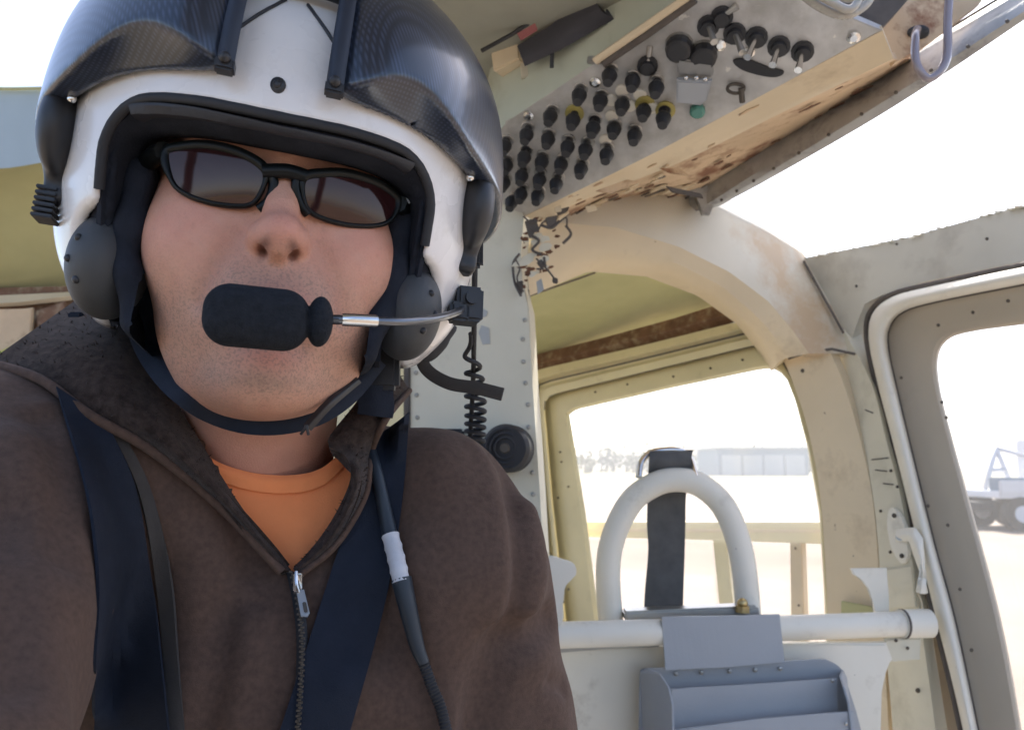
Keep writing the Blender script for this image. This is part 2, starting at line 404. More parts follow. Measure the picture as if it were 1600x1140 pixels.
mou = np.exp(-((z + .036) / .008) ** 2) * np.exp(-(x / .028) ** 2) * (y < -.07); blend(mou * (.22 + .12 * sp), (.25, .15, .11))
ccr = np.exp(-((z + .086 - 4 * x * x) / .0045) ** 2) * np.exp(-(x / .03) ** 2) * (y < -.06); blend(ccr * (.32 + .22 * sp), (.20, .14, .10)); blend(gs(0, -.1, -.074, (.014, .04, .007)) * .6, (.60, .24, .18))
lips = np.exp(-((z + .048) / .0085) ** 2) * np.exp(-(x / .022) ** 4) * (y < -.093); blend(lips * .8, (.42, .16, .13))
blend(np.exp(-(((ax - .0070) / .0032) ** 2 + ((z + .0198) / .0030) ** 2)) * (y < -.095) * .8, (.10, .035, .025))
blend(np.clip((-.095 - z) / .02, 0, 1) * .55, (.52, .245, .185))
fold_shade = np.exp(-(cone([ax, y, z], (.021, -.101, -.012), (.036, -.088, -.046), 0) / .0035) ** 2); blend(fold_shade * .4, (.46, .21, .15))  # crease shade painted into the skin colour along the cheek fold
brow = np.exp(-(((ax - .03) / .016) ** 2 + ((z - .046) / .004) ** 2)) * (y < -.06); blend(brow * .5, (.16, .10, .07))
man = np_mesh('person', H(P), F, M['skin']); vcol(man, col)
sm = np.clip(stub + mou * .8 + ccr, 0, 1); a_ = man.data.attributes.new('stubble', 'FLOAT', 'POINT'); a_.data.foreach_set('value', sm.astype(np.float32))
nt = M['skin'].node_tree; pb_ = nt.nodes['Principled BSDF']; src = pb_.inputs['Base Color'].links[0].from_socket
at_ = nt.nodes.new('ShaderNodeAttribute'); at_.attribute_name = 'stubble'; tc_ = nt.nodes.new('ShaderNodeTexCoord'); n1 = nt.nodes.new('ShaderNodeTexNoise'); n1.inputs['Scale'].default_value = 720; n1.inputs['Detail'].default_value = 2
mr_ = nt.nodes.new('ShaderNodeMapRange'); mr_.inputs[1].default_value = .50; mr_.inputs[2].default_value = .62; mu_ = nt.nodes.new('ShaderNodeMath'); mu_.operation = 'MULTIPLY'; mu2 = nt.nodes.new('ShaderNodeMath'); mu2.operation = 'MULTIPLY'; mu2.inputs[1].default_value = .42
mx_ = nt.nodes.new('ShaderNodeMix'); mx_.data_type = 'RGBA'; mx_.inputs[7].default_value = (.17, .125, .10, 1)
nt.links.new(tc_.outputs['Object'], n1.inputs['Vector']); nt.links.new(n1.outputs[0], mr_.inputs[0]); nt.links.new(mr_.outputs[0], mu_.inputs[0]); nt.links.new(at_.outputs['Fac'], mu_.inputs[1]); nt.links.new(mu_.outputs[0], mu2.inputs[0])
nt.links.new(mu2.outputs[0], mx_.inputs[0]); nt.links.new(src, mx_.inputs[6]); nt.links.new(mx_.outputs[2], pb_.inputs['Base Color'])
tag(man, 'pilot in a brown fleece jacket and orange T-shirt, taking a selfie in the cabin', 'person')
for s in (-1, 1):
    bm = bmesh.new(); bm_ball(bm, H((s * .033, -.0745, .026)), .0118, 16); eo = from_bm('eye', bm, M['labelwhite'], man, True)

# torso inside the clothes (world frame, x right, y away, z up)
Sr = at(722, 905, .565); Tr = at(672, 795, .570); El = at(795, 1290, .600); Sl = at(8, 768, .475); Ell = at(-225, 1320, .30)
WR = np.array([-.150, .050, -.120])
NB = at(425, 705, .565); CH = at(455, 1270, .580)
by = R(13); cb, sb = math.cos(by), math.sin(by)
def seg_ridge(p, a, b, w, amp):
    d = cone(p, a, b, 0.); return amp * np.exp(-(d / w) ** 2)
def torso_sdf(p):
    q = [(p[0] - CH[0]) * cb + (p[1] - CH[1]) * sb, -(p[0] - CH[0]) * sb + (p[1] - CH[1]) * cb, p[2] - CH[2]]
    f = ell(q, (0, 0, 0), (.185, .128, .235))
    f = smin(f, ell(q, (0, .02, -.22), (.19, .15, .25)), .08)
    f = smin(f, cone(p, NB + [0, .01, -.020], Tr, .055, .050), .05)
    f = smin(f, cone(p, Tr, Sr + [-.02, 0, 0], .050, .058), .03)
    f = smin(f, cone(p, NB + [0, .01, -.035], Sl + [.05, .03, .0], .058, .058), .05)
    return f
def arm_sdf(p):
    f = torso_sdf(p)
    arm = cone(p, Sr, El, .061, .057)
    f = smin(f, arm, .034)
    f = smin(f, cone(p, El, El + np.array([.10, -.10, -.06]), .060, .050), .02)
    f = smin(f, cone(p, Ell, WR, .056, .042), .02)
    return smin(f, cone(p, Sl, Ell, .074, .062), .020)
def onbody(px, py):
    d = ray(px, py); d = d / np.linalg.norm(d); s_ = .15
    for _ in range(120):
        v = arm_sdf([np.array([c_]) for c_ in d * s_])[0]; s_ += .7 * v
        if abs(v) < 1e-4: return d * s_
    return at(px, py, .55)
def fl(pts, w, amp): return ([onbody(*q) for q in pts], w, amp)
FOLD = [fl([(742, 700), (768, 780), (780, 880), (775, 980)], .008, .0050), fl([(640, 900), (668, 1000), (700, 1130)], .022, .005), fl([(330, 860), (322, 980), (300, 1130)], .020, .006),
        fl([(400, 930), (385, 1020), (360, 1130)], .012, .005), fl([(690, 720), (722, 800), (735, 900)], .022, .004), fl([(825, 800), (840, 900), (826, 965)], .010, .006),
        fl([(40, 700), (90, 820), (110, 930)], .020, .006), fl([(10, 900), (45, 1010), (60, 1136)], .022, .007), fl([(70, 640), (120, 720), (140, 800)], .010, .004), fl([(560, 1060), (620, 1100), (680, 1136)], .016, .004),
        fl([(270, 800), (300, 870), (310, 950)], .010, .004), fl([(846, 1030), (866, 1080), (876, 1136)], .016, .002)]
DENT = [fl([(862, 966), (830, 990), (785, 1004)], .010, .016), fl([(790, 1000), (765, 1060), (742, 1136)], .013, .012), fl([(800, 750), (806, 850), (800, 950)], .010, .004), fl([(365, 800), (385, 860), (405, 930)], .010, .005),
        fl([(620, 760), (614, 880), (600, 1000)], .014, .003), fl([(70, 660), (86, 760), (90, 880)], .012, .005), fl([(-10, 800), (5, 930), (10, 1060)], .014, .007), fl([(350, 960), (345, 1050), (330, 1136)], .012, .005), fl([(756, 690), (790, 740), (806, 800)], .007, .003),
        fl([(860, 1066), (880, 1074), (905, 1078)], .006, .004)]
def ridge(p, L, w, amp):
    d = cone(p, L[0], L[1], 0.)
    for a, b in zip(L[1:], L[2:]): d = np.minimum(d, cone(p, a, b, 0.))
    return amp * np.exp(-(d / w) ** 2)
def jacket_sdf(p):
    f = arm_sdf(p)
    for L, w, k in FOLD: f = f - ridge(p, L, w, k * 1.35)
    for L, w, k in DENT: f = f + ridge(p, L, w, k * 1.35)
    wob = np.sin(p[0] * 71 + 3 * np.sin(p[2] * 23)) * np.sin(p[2] * 47 + p[0] * 19 + 2 * np.sin(p[1] * 31))
    return f - .0013 * wob - .0012 * np.sin(p[0] * 38 + 4 * p[2] + 2 * np.sin(p[2] * 17)) * np.sin(p[2] * 22 - 20 * p[0])
Pj, Fj = surfnet(jacket_sdf, (-.52, .0, -.62), (.20, .84, .12), .0045)
bvh = BVHTree.FromPolygons([Vector(v) for v in Pj], [tuple(f) for f in Fj])
def cast(px, py, lift=0., dflt=.5):
    d = ray(px, py); dn = Vector(d).normalized(); h = bvh.ray_cast(Vector((0, 0, 0)), dn)
    if h[0] is None: return at(px, py, dflt)
    return np.array(h[0] - dn * lift)
VEE = [(150, 455), (245, 500), (272, 610), (335, 712), (390, 805), (456, 893), (500, 842), (532, 790), (548, 742), (530, 705), (520, 688), (560, 640), (600, 545), (600, 400), (150, 400)]
pj = project(Pj); inside = inpoly(pj, VEE) & (Pj[:, 1] < .64)
Pk, Fk = keep(Pj, Fj, ~inside)
jacket = np_mesh('jacket', Pk, Fk, M['jacket'], man)
def tsh(p): return torso_sdf(p) + .006
Pt, Ft = surfnet(tsh, (-.40, .36, -.50), (.06, .80, .10), .006)
pt = project(Pt); NECK = cr([(255, 640), (320, 704), (370, 728), (430, 738), (490, 732), (530, 704), (580, 640)], 8)
poly = [tuple(v) for v in NECK] + [(700, 300), (150, 300)]
Pt, Ft = keep(Pt, Ft, ~inpoly(pt, poly) & ((pt[:, 1] < 925) & (pt[:, 0] > 200) & (pt[:, 0] < 640) | (Pt[:, 1] > .56)))
tee = np_mesh('t_shirt', Pt, Ft, M['tshirt'], man)
bvt = BVHTree.FromPolygons([Vector(v) for v in Pt], [tuple(f) for f in Ft])
def castt(px, py, lift=0.):
    dn = Vector(ray(px, py)).normalized(); h = bvt.ray_cast(Vector((0, 0, 0)), dn)
    d = np.array(dn); s_ = .25
    for _ in range(90):
        v = tsh([np.array([c_]) for c_ in d * s_])[0]; s_ += .7 * v
        if abs(v) < 1e-4: break
    return d * (min(s_, .62) - lift)
loft('neckband', [[castt(a, b + 4, .0045) for a, b in NECK[6:-6]], [castt(a, b + 15, .0055) for a, b in NECK[6:-6]], [castt(a, b + 32, .003) for a, b in NECK[6:-6]]], .002, M['tshirt'], tee, 30, sub=4)

# collar with dark sherpa lining, folded open
def lst(pts, lift): return [cast(a, b, lift, c) if l is None else at(a, b, l) for a, b, c, l in pts]
inn = cr([at(128, 462, .585), at(238, 492, .535), at(264, 600, .495), at(327, 712, .478), cast(387, 805, .012), cast(455, 890, .004)], 6)
out = cr([cast(-20, 566, .006, .47), cast(62, 592, .008), cast(140, 648, .008), cast(240, 706, .008), cast(345, 792, .007), cast(440, 893, .005)], 6)
mid = [(a * .5 + b * .5) * .955 for a, b in zip(inn, out)]; mid[-1] = (inn[-1] + out[-1]) * .5 * .995
for i, mm in enumerate(mid): 
    w = i / (len(mid) - 1); mid[i] = (inn[i] + out[i]) * .5 * (1 - .05 * (1 - w) ** .7 - .004)
col_l = loft('collar', [inn, mid, out], .006, M['sherpa'], jacket, 40, sub=6)
inr = cr([at(600, 545, .54), at(562, 620, .515), at(512, 688, .492), at(540, 712, .485), at(548, 745, .480), cast(528, 795, .010), cast(498, 842, .006), cast(458, 888, .004)], 6)
outr = cr([at(640, 610, .60), cast(606, 650, .010), cast(582, 700, .010), cast(577, 735, .010), cast(572, 770, .008), cast(550, 815, .008), cast(518, 858, .006), cast(468, 898, .004)], 6)
midr = [(a + b) * .5 * (1 - .022 * math.sin(math.pi * min(1, i / 44)) - .004) for i, (a, b) in enumerate(zip(inr, outr))]
col_r = loft('collar', [inr, midr, outr], .006, M['sherpa'], jacket, 44, sub=6)
tube('collar_piping', [p * .995 for p in outr], .0022, M['jacket'], col_r, 8)
tube('collar_piping', [p * .995 for p in out], .003, M['jacket'], col_l, 8)
# fleece tufts along the lining edge
bm = bmesh.new(); rr = random.Random(4)
for cobj in (col_l, col_r):
    me_ = cobj.data; ofs = np.array(wloc(cobj)); fs = [f for f in me_.polygons if f.normal.dot(f.center) < 0]; ws = [f.area for f in fs]
    for f in rr.choices(fs, ws, k=900):
        vs_ = [np.array(me_.vertices[q].co) for q in f.vertices]; ww_ = [rr.random() for _ in vs_]; c = sum(v * w for v, w in zip(vs_, ww_)) / sum(ww_) + ofs
        n_ = np.array(f.normal); d = n_ * .5 + np.array([rr.gauss(0, .6) for _ in range(3)]); d /= np.linalg.norm(d); e = np.cross(d, n_); e /= np.linalg.norm(e) + 1e-9; s = .0004 + .0004 * rr.random()
        bm.faces.new([bm.verts.new(c + e * s * .6), bm.verts.new(c - e * s * .6), bm.verts.new(c + d * s * 4.5)])
tuft = from_bm('fleece_tufts', bm, M['sherpa'], jacket); tuft['kind'] = 'stuff'
# zip
zp = cr([(456, 893), (466, 940), (472, 1000), (470, 1070), (462, 1180)], 6)
zt = loft('zip_tape', [[cast(a - 9, b, .003) for a, b in zp], [cast(a, b, .0055) for a, b in zp], [cast(a + 9, b, .003) for a, b in zp]], .002, M['blackrub'], jacket, 40, sub=3)
bm = bmesh.new()
for i, (a, b) in enumerate(resample(zp, 70)): 
    c = cast(a + (1.4 if i % 2 else -1.4), b, .0068); bm_box(bm, c, (.0011, .0007, .00055))
tt = from_bm('zip_teeth', bm, M['bolt'], zt); tt['kind'] = 'stuff'
bm = bmesh.new(); a = cast(464, 897, .009); b = cast(468, 921, .010)
bm_box(bm, (a + b) / 2, (.0026, .0016, .0055), None, .0006); bm_tube(bm, cr([a + [0, -.002, .002], (a + b) / 2 + [0, -.004, 0], b + [0, -.002, -.001]], 4), .0010, 6)
zs = from_bm('zip_slider', bm, M['chrome'], jacket, True, 40)
P4 = [cast(x_, y_, .011) for x_, y_ in ((463, 922), (475, 920), (484, 957), (480, 963), (470, 962))]
zpull = plate('zip_pull', P4, .0016, M['steel'], zs, .0004)
P4 = [cast(x_, y_, .0125) for x_, y_ in ((472, 940), (478, 939), (481, 955), (475, 956))]
plate('pull_relief', P4, .0008, M['bolt'], zpull)
# the raised hand and the phone it holds
def hand_sdf(p):
    f = cone(p, WR + [0, -.01, .01], (-.146, .012, -.060), .027, .026)
    f = smin(f, cone(p, (-.147, .006, -.055), (-.142, -.004, -.005), .024, .021), .02)
    for z0, z1, k in ((-.042, -.038, .0), (-.022, -.016, .008), (-.002, .006, .006), (.014, .024, -.004)):
        f = smin(f, cone(p, (-.140, -.012, z0), (-.118, -.027, z1), .0098, .0088), .006); f = smin(f, cone(p, (-.118, -.027, z1), (-.086 + k, -.0235, z1 + .002), .0086, .0074), .002)
    f = smin(f, cone(p, (-.140, .012, -.045), (-.122, .010, -.020), .0115, .0105), .01)
    return smin(f, cone(p, (-.122, .010, -.020), (-.100, .0035, -.006), .0100, .0085), .003)
P, F = surfnet(hand_sdf, (-.19, -.05, -.15), (-.06, .07, .05), .003)
hd_ = np_mesh('hand', P, F, M['skin'], man); vcol(hd_, np.tile(base, (len(P), 1)))
phone = thing('phone', 'slim black phone held out in the raised hand', 'phone', (-.06, -.010, 0))
bm = bmesh.new(); bm_box(bm, (-.058, -.0105, .0), (.073, .0038, .036), None, .003); from_bm('phone_case', bm, M['webgrey'], phone, True, 40)
# harness webbing laid on the jacket
def strap(name, L, Rr, lift, m, parent, th=.0016, n=60):
    L = cr(L, 8); Rr = cr(Rr, 8); L = resample(L, n); Rr = resample(Rr, n)
    rails = []
    for w in (0, .25, .5, .75, 1):
        rails.append([cast(*(l * (1 - w) + r * w), lift) for l, r in zip(L, Rr)])
    rails = [np.array(r) for r in rails]
    for r in rails:                                   # webbing bridges small folds
        d = np.linalg.norm(r, axis=1); k = np.ones(17) / 17; dp = np.pad(d, 8, mode='edge'); ds = np.convolve(dp, k, 'valid'); r *= (np.minimum(ds, d) / d)[:, None]
    return loft(name, rails, th, m, parent, n, sub=2)
harness = thing('seat_harness', 'dark navy webbing shoulder harness worn over the brown jacket', 'harness', at(300, 1100, .5))
s1 = strap('shoulder_strap', [(88, 603), (136, 760), (155, 900), (150, 1040), (146, 1180)], [(165, 655), (212, 760), (236, 900), (252, 1040), (266, 1180)], .009, M['webbing'], harness)
s2 = strap('shoulder_strap', [(577, 690), (574, 740), (545, 810), (505, 930), (470, 1040), (424, 1180)], [(640, 644), (634, 720), (624, 810), (604, 930), (576, 1040), (536, 1180)], .005, M['webbing'], harness)
s3 = strap('narrow_strap', [(172, 668), (218, 770), (242, 900), (256, 1040), (268, 1180)], [(196, 680), (238, 770), (266, 900), (278, 1040), (292, 1180)], .0035, M['webgrey'], harness)
# intercom lead hanging down the chest
lead = thing('intercom_lead', 'dark helmet lead with white taped connector hanging down his chest', 'cable', cast(620, 880, .01))
pl = cr([(566, 640), (576, 690), (590, 745), (602, 800), (610, 840)], 6)
tube('cable', [cast(a, b, .009) for a, b in pl], list(np.linspace(.0030, .0050, len(pl))), M['cable'], lead, 12)
lp = cr([(610, 836), (619, 872), (627, 908)], 6); tube('taped_connector', [cast(a, b, .010) for a, b in lp], [.0052 + .0005 * (i % 3 == 0) for i in range(len(lp))], M['labelwhite'], lead, 14)
lp = cr([(627, 904), (640, 960), (652, 1010), (662, 1035)], 6); tube('strain_relief', [cast(a, b, .009) for a, b in lp], list(np.linspace(.0062, .0034, len(lp))), M['cable'], lead, 14)
lp = resample(cr([(660, 1030), (676, 1075), (690, 1110), (708, 1190)], 8), 60); tube('braided_cable', [cast(a, b, .007) for a, b in lp], [.0030 + .0006 * (i % 2) for i in range(60)], M['blackrub'], lead, 10)
# ---------------------------------------------------------------- flight helmet
M['shell'] = mat('white_helmet_gelcoat', (.74, .72, .71), .28, var=.04, scale=8, coat=.4, dirt=((.55, .52, .48), 22, .6, .9))
M['foam'] = mat('black_mic_foam', (.021, .024, .030), .95, var=.3, scale=300, bump=.7, bscale=900, spec=.15)
M['liner'] = mat('black_liner_cloth', (.020, .023, .032), .9, var=.3, scale=60, bump=.3, bscale=700, spec=.15)
M['cup'] = mat('grey_ear_cup', (.05, .052, .055), .6, var=.15, scale=20, bump=.1, bscale=300)
M['leather'] = mat('dark_brow_pad', (.020, .022, .029), .6, var=.15, scale=40, bump=.2, bscale=300)
def carbon():
    m = mat('carbon_fibre', (.02, .024, .035), .35, coat=.6); nt = m.node_tree; n = nt.nodes; l = nt.links; b = n['Principled BSDF']
    tc = n.new('ShaderNodeTexCoord'); fac = []
    for rot in (45, -45):
        mp = n.new('ShaderNodeMapping'); mp.inputs['Rotation'].default_value = (0, R(15), R(rot)); l.new(tc.outputs['Object'], mp.inputs[0])
        w = n.new('ShaderNodeTexWave'); w.wave_type = 'BANDS'; w.bands_direction = 'X'; w.inputs['Scale'].default_value = 150; w.inputs['Distortion'].default_value = .3; l.new(mp.outputs[0], w.inputs[0]); fac.append(w.outputs['Fac'])
    mm = n.new('ShaderNodeMath'); mm.operation = 'MULTIPLY'; l.new(fac[0], mm.inputs[0]); l.new(fac[1], mm.inputs[1])
    mx = n.new('ShaderNodeMix'); mx.data_type = 'RGBA'; mx.inputs[6].default_value = (.012, .018, .032, 1); mx.inputs[7].default_value = (.042, .056, .095, 1); l.new(mm.outputs[0], mx.inputs[0]); l.new(mx.outputs[2], b.inputs['Base Color'])
    bp = n.new('ShaderNodeBump'); bp.inputs['Strength'].default_value = .015; bp.inputs['Distance'].default_value = .001; l.new(mm.outputs[0], bp.inputs['Height']); l.new(bp.outputs[0], b.inputs['Normal'])
    return m
M['carbon'] = carbon()
M['track'] = mat('blue_black_plastic', (.018, .024, .040), .55, var=.15)
def hull(p):
    a = ell(p, (0, .005, .057), (.128, .145, .124)); b = ell(p, (0, .015, .005), (.126, .118, .085)); return smin(a, b, .03)
OPW, OPT, OPR = .0855, .0450, .024
def dip(u): return .0052 * np.exp(-(u / .045) ** 2)
def box2(u, v, hw, top, r):                          # rounded opening, open downwards
    qx = np.abs(u) - hw + r; qz = v - (top - dip(u)) + r
    return np.sqrt(np.maximum(qx, 0) ** 2 + np.maximum(qz, 0) ** 2) + np.minimum(np.maximum(qx, qz), 0) - r
def shell_sdf(p):
    h = hull(p); f = np.maximum(h, -(h + .0055))
    cut = np.maximum(box2(p[0], p[2], OPW, OPT, OPR), p[1])
    f = smax(f, -cut, .003)
    ear = np.sqrt((p[1] + .084) ** 2 + (p[2] + .033) ** 2) - .031
    f = smax(f, -ear, .003)
    return smax(f, -.052 + .12 * np.minimum(p[1], .05) - p[2], .004)
helmet = thing('flight_helmet', 'white flight helmet with dark carbon visor covers and boom microphone on the pilot', 'helmet', G((0, 0, .08)))
P, F = surfnet(shell_sdf, (-.14, -.15, -.075), (.14, .165, .205), .0022)
shell = np_mesh('shell', G(P), F, M['shell'], helmet)
def on_hull(x_, z_, off=0.):
    y_ = np.linspace(-.2, .02, 441); v = hull([np.full_like(y_, x_), y_, np.full_like(y_, z_)]) - off
    i = np.argmax(v < 0); return y_[i] if v[i] < 0 else -.03
def outline(hw, top, r, low):
    pts = [(-hw, low + (top - r - low) * k / 8) for k in range(9)]
    pts += [(-hw + r - r * math.cos(t), top - r + r * math.sin(t)) for t in np.linspace(0, math.pi / 2, 9)[1:]]
    pts += [(-(hw - r) * (1 - k / 8), top) for k in range(1, 9)]
    return [(a, b - dip(a) * (b > top - r)) for a, b in pts + [(-a, b) for a, b in pts[::-1][1:]]]
tr = [np.array((a, on_hull(a, b) + .0015, b)) for a, b in outline(OPW, OPT, OPR, .004)]
trim = tube('edge_trim', [G(p) for p in tr], .0027, M['blackrub'], helmet, 10)
# padded brow band and cheek liners
rail0 = [np.array((a, on_hull(a, b) + .005, b)) for a, b in outline(OPW - .001, OPT - .002, OPR, -.055)]
rail1 = [np.array((a, on_hull(a, b, -.012) + .004, b)) for a, b in outline(OPW - .007, OPT - .0065, OPR - .006, -.055)]
rail2 = [np.array((a, on_hull(a, b, -.024) + .012, b)) for a, b in outline(.0745, OPT - .003, OPR - .006, -.06)]
rail3 = [np.array((a * .995, -.052, b)) for a, b in outline(.0715, OPT + .018, OPR - .006, -.06)]
loft('liner', [[G(q) for q in r] for r in (rail0, rail1, rail2, rail3)], .003, M['liner'], helmet, 80, sub=5)
PADY = lambda x_, z_: -.1015 + 4.5 * x_ * x_
padb = cr([(236, 200), (262, 180), (350, 187), (450, 203), (550, 225), (610, 248), (636, 284)], 5)
pb = resample([H(unloc(HR, a, b, PADY)) for a, b in padb], 31); pf = resample([G((a, on_hull(a, OPT - .003) + .004, OPT - .003 - dip(a))) for a in np.linspace(-.070, .070, 31)], 31)
pm = pb * .5 + pf * .5; pm = pm * (1 - .006 * np.sin(np.linspace(.2, 2.94, 31)))[:, None]
loft('brow_pad', [pf, pf * .9 + pb * .1 - np.array([0, .0015, .0015]), pm, pb, pb + np.array([0, .006, .010])], .004, M['leather'], helmet, 40, sub=4)
def inner(p):
    h = hull(p); f = np.maximum(h + .0058, -(h + .016)); cut = np.maximum(box2(p[0], p[2], OPW - .006, OPT + .01, OPR), p[1] + .02)
    f = smax(f, -cut, .003); return smax(f, -.046 - p[2], .004)
P, F = surfnet(inner, (-.135, -.14, -.06), (.135, .16, .20), .004)
np_mesh('inner_padding', G(P), F, M['liner'], helmet)
for s in (-1, 1):
    def cheek(p, s=s):
        q = [p[0] + s * .016 * np.clip((-.022 - p[2]) / .05, 0, 1), p[1], p[2]]; f = rbox(q, (s * .0720, -.030, -.018), (.0078, .047, .050), .007); return f + .0008 * np.sin(p[2] * 220)
    P, F = surfnet(cheek, (min(s * .06, s * .09), -.095, -.095), (max(s * .06, s * .09), .015, .045), .0025)
    np_mesh('cheek_pad', G(P), F, M['liner'], helmet)
for s in (-1, 1):
    def cup(p, s=s):
        return ell(p, (s * .0845, -.046, -.0265), (.0205, .034, .0295))
    P, F = surfnet(cup, (min(s * .045, s * .12), -.11, -.08), (max(s * .045, s * .12), .03, .03), .002)
    cupo = np_mesh('ear_cup', G(P), F, M['cup'], helmet)
    for a, b in ((.094, -.020), (.098, -.031), (.092, -.042)):
        bm = bmesh.new(); yy = np.linspace(-.12, 0, 241); vv = cup([np.full_like(yy, s * a), yy, np.full_like(yy, b)]); i = np.argmax(vv < 0)
        if vv[i] < 0: bm_ball(bm, G((s * a, yy[i], b)), .0021, 10); from_bm('screw', bm, M['black'], cupo, True)
        else: bm.free()
    # visor cover: a carbon housing standing off the shell, its lower lip scalloped
    def cover(p, s=s):
        h = hull(p); xx = s * p[0]
        off = .0225 - .0075 / (1 + np.exp(-(xx - .098) / .010)) / (1 + np.exp((p[2] - .10) / .014)) - .0145 * np.exp(-((xx - .020) / .018) ** 2)
        f = np.maximum(h - off, -(h - .0025))
        lip = .0525 + .0165 * np.clip(h / .021, 0, 1.3) * np.exp(-((xx - .066) / .028) ** 2) + .0035 * np.exp(-((xx - .02) / .014) ** 2)
        f = smax(f, lip - p[2], .0025)
        f = smax(f, .0235 - xx + .03 * np.maximum(p[2] - .11, 0), .003)
        return smax(f, p[1] - .045 - .3 * (p[2] - .05), .004)
    P, F = surfnet(cover, (min(s * .015, s * .17), -.185, .04), (max(s * .015, s * .17), .13, .225), .0024)
    cv = np_mesh('visor_cover', G(P), F, M['carbon'], helmet)
    # slide rail on the edge of the gap
    rl = [np.array((s * .0255, on_hull(s * .0255, z_, .013), z_)) for z_ in np.linspace(.0555, .135, 12)]
    tube('visor_track', [G(p) for p in rl], .0044, M['track'], helmet, 8, flat=.8)
    e = rl[0]; bm = bmesh.new(); bm_ball(bm, G(e + [0, -.004, 0]), .0028, 10); bm_box(bm, G(e + [0, .001, -.002]), (.0045, .004, .003), Matrix([list(r) for r in GR]), .001)
    from_bm('track_stop', bm, M['black'], helmet, True, 40)
    tube('lanyard', [G((s * (.0245 - .019 * k / 8), on_hull(s * (.0245 - .019 * k / 8), .083 + .026 * k / 8, .001), .083 + .026 * k / 8)) for k in range(9)], .0009, M['black'], helmet, 6)
    # pivot arm and knob at the temple
    def arm(p, s=s):
        q = [s * p[0], p[1], p[2]]
        f = ell(q, (.117, -.058, .044), (.0115, .024, .027)); f = smin(f, rbox(q, (.1165, -.048, .018), (.0065, .008, .015), .004), .006)
        return f
    P, F = surfnet(arm, (min(s * .1, s * .145), -.1, -.02), (max(s * .1, s * .145), -.01, .075), .0018)
    pv = np_mesh('visor_pivot', G(P), F, M['black'], helmet)
    bm = bmesh.new()
    for k in range(6 if s < 0 else 0): bm_box(bm, G((s * .1195, -.050, .010 - k * .0032)), (.0052, .0075, .0010), Matrix([list(r) for r in GR]), .0004)
    from_bm('ridged_knob', bm, M['black'], pv, True, 40) if s < 0 else bm.free()
    bm = bmesh.new(); bm_ball(bm, G((s * .108, -.083, .052)), (.0026, .002, .0026), 10); from_bm('pivot_screw', bm, M['chrome'], pv, True)
bm = bmesh.new(); c = np.array((-.002, on_hull(-.002, .0545), .0545)); bm_ball(bm, G(c), (.0044, .0016, .0044), 16); bm_ball(bm, G(c + [0, -.0014, 0]), (.0022, .0012, .0022), 12)
from_bm('snap_button', bm, M['black'], helmet, True)
# rail cross bar above the gap
tube('track_bridge', [G((a, on_hull(a, .118, .010), .118)) for a in np.linspace(-.03, .03, 9)], .006, M['leather'], helmet, 8)
# boom microphone (head frame)
M['gunmetal'] = mat('dark_metal', (.16, .17, .19), .3, .9)
bpth = cr([(.024, -.139, -.0600), (.036, -.139, -.0590), (.060, -.132, -.0560), (.083, -.110, -.047), (.104, -.072, -.033), (.113, -.050, -.0245)], 8)
boom = tube('microphone_boom', [H(p) for p in bpth], [.0024 if k < 5 else .0022 for k in range(len(bpth))], M['gunmetal'], helmet, 10)
def foam(p):
    f = rbox(p, (-.0075, -.139, -.0625), (.0235, .0125, .0143), .0120)
    return smin(f, ell(p, (.0205, -.139, -.0615), (.0062, .0095, .0120)), .0012)
P, F = surfnet(foam, (-.04, -.16, -.085), (.035, -.12, -.04), .0010)
tilt = R(3); Hf = lambda p: H(np.asarray(p))
np_mesh('foam_cover', Hf(P), F, M['foam'], boom)
tube('boom_sleeve', [H(p) for p in bpth[5:13]], .0031, M['chrome'], boom, 12)
tube('boom_neck', [H(p) for p in bpth[:5]], .0024, M['black'], boom, 8)
bm = bmesh.new(); RM = Matrix([list(r) for r in HR]); bm_box(bm, H((.117, -.045, -.022)), (.0085, .010, .011), RM, .002); bm_box(bm, H((.110, -.050, -.028)), (.006, .007, .006), RM, .002); bm_cyl(bm, H((.117, -.058, -.019)), H((.117, -.052, -.019)), .004)
from_bm('boom_clamp', bm, M['black'], boom, True, 40)
# straps under the chin
def belt(name, L, w, m, parent, th=.002, bul=.994):
    L = cr(L, 8); up = []; dn = []
    for i, p in enumerate(L):
        t = np.array(L[min(i + 1, len(L) - 1)]) - np.array(L[max(i - 1, 0)]); n = np.cross(t, p); n /= np.linalg.norm(n); ww = w if not callable(w) else w(i / (len(L) - 1))
        up.append(p + n * ww); dn.append(p - n * ww)
    md = [(a + b) / 2 * bul for a, b in zip(up, dn)]
    return loft(name, [up, md, dn], th, m, parent, 50, sub=4)
bvhd = BVHTree.FromPolygons([v.co for v in man.data.vertices], [tuple(f.vertices) for f in man.data.polygons])
def casth(px, py, lift, lo, hi):
    dn = Vector(ray(px, py)).normalized(); h = bvhd.ray_cast(Vector((0, 0, 0)), dn)
    y_ = hi if h[0] is None else min(max(h[0][1] - lift, lo), hi); return at(px, py, y_)
belt('chin_strap', [casth(214, 440, .004, .43, .48), casth(236, 540, .004, .42, .475), casth(285, 612, .004, .41, .462), casth(350, 651, .004, .40, .452), casth(420, 662, .004, .40, .450), casth(490, 649, .004, .40, .452), casth(545, 614, .004, .41, .465), casth(590, 560, .004, .42, .48)], lambda t: .0066 + .0060 * max(0, 1 - t / .3), M['webbing'], helmet)
belt('chin_strap_tail', [casth(560, 592, .008, .41, .46), casth(515, 630, .010, .40, .45), at(480, 668, .436)], .0028, M['black'], helmet)
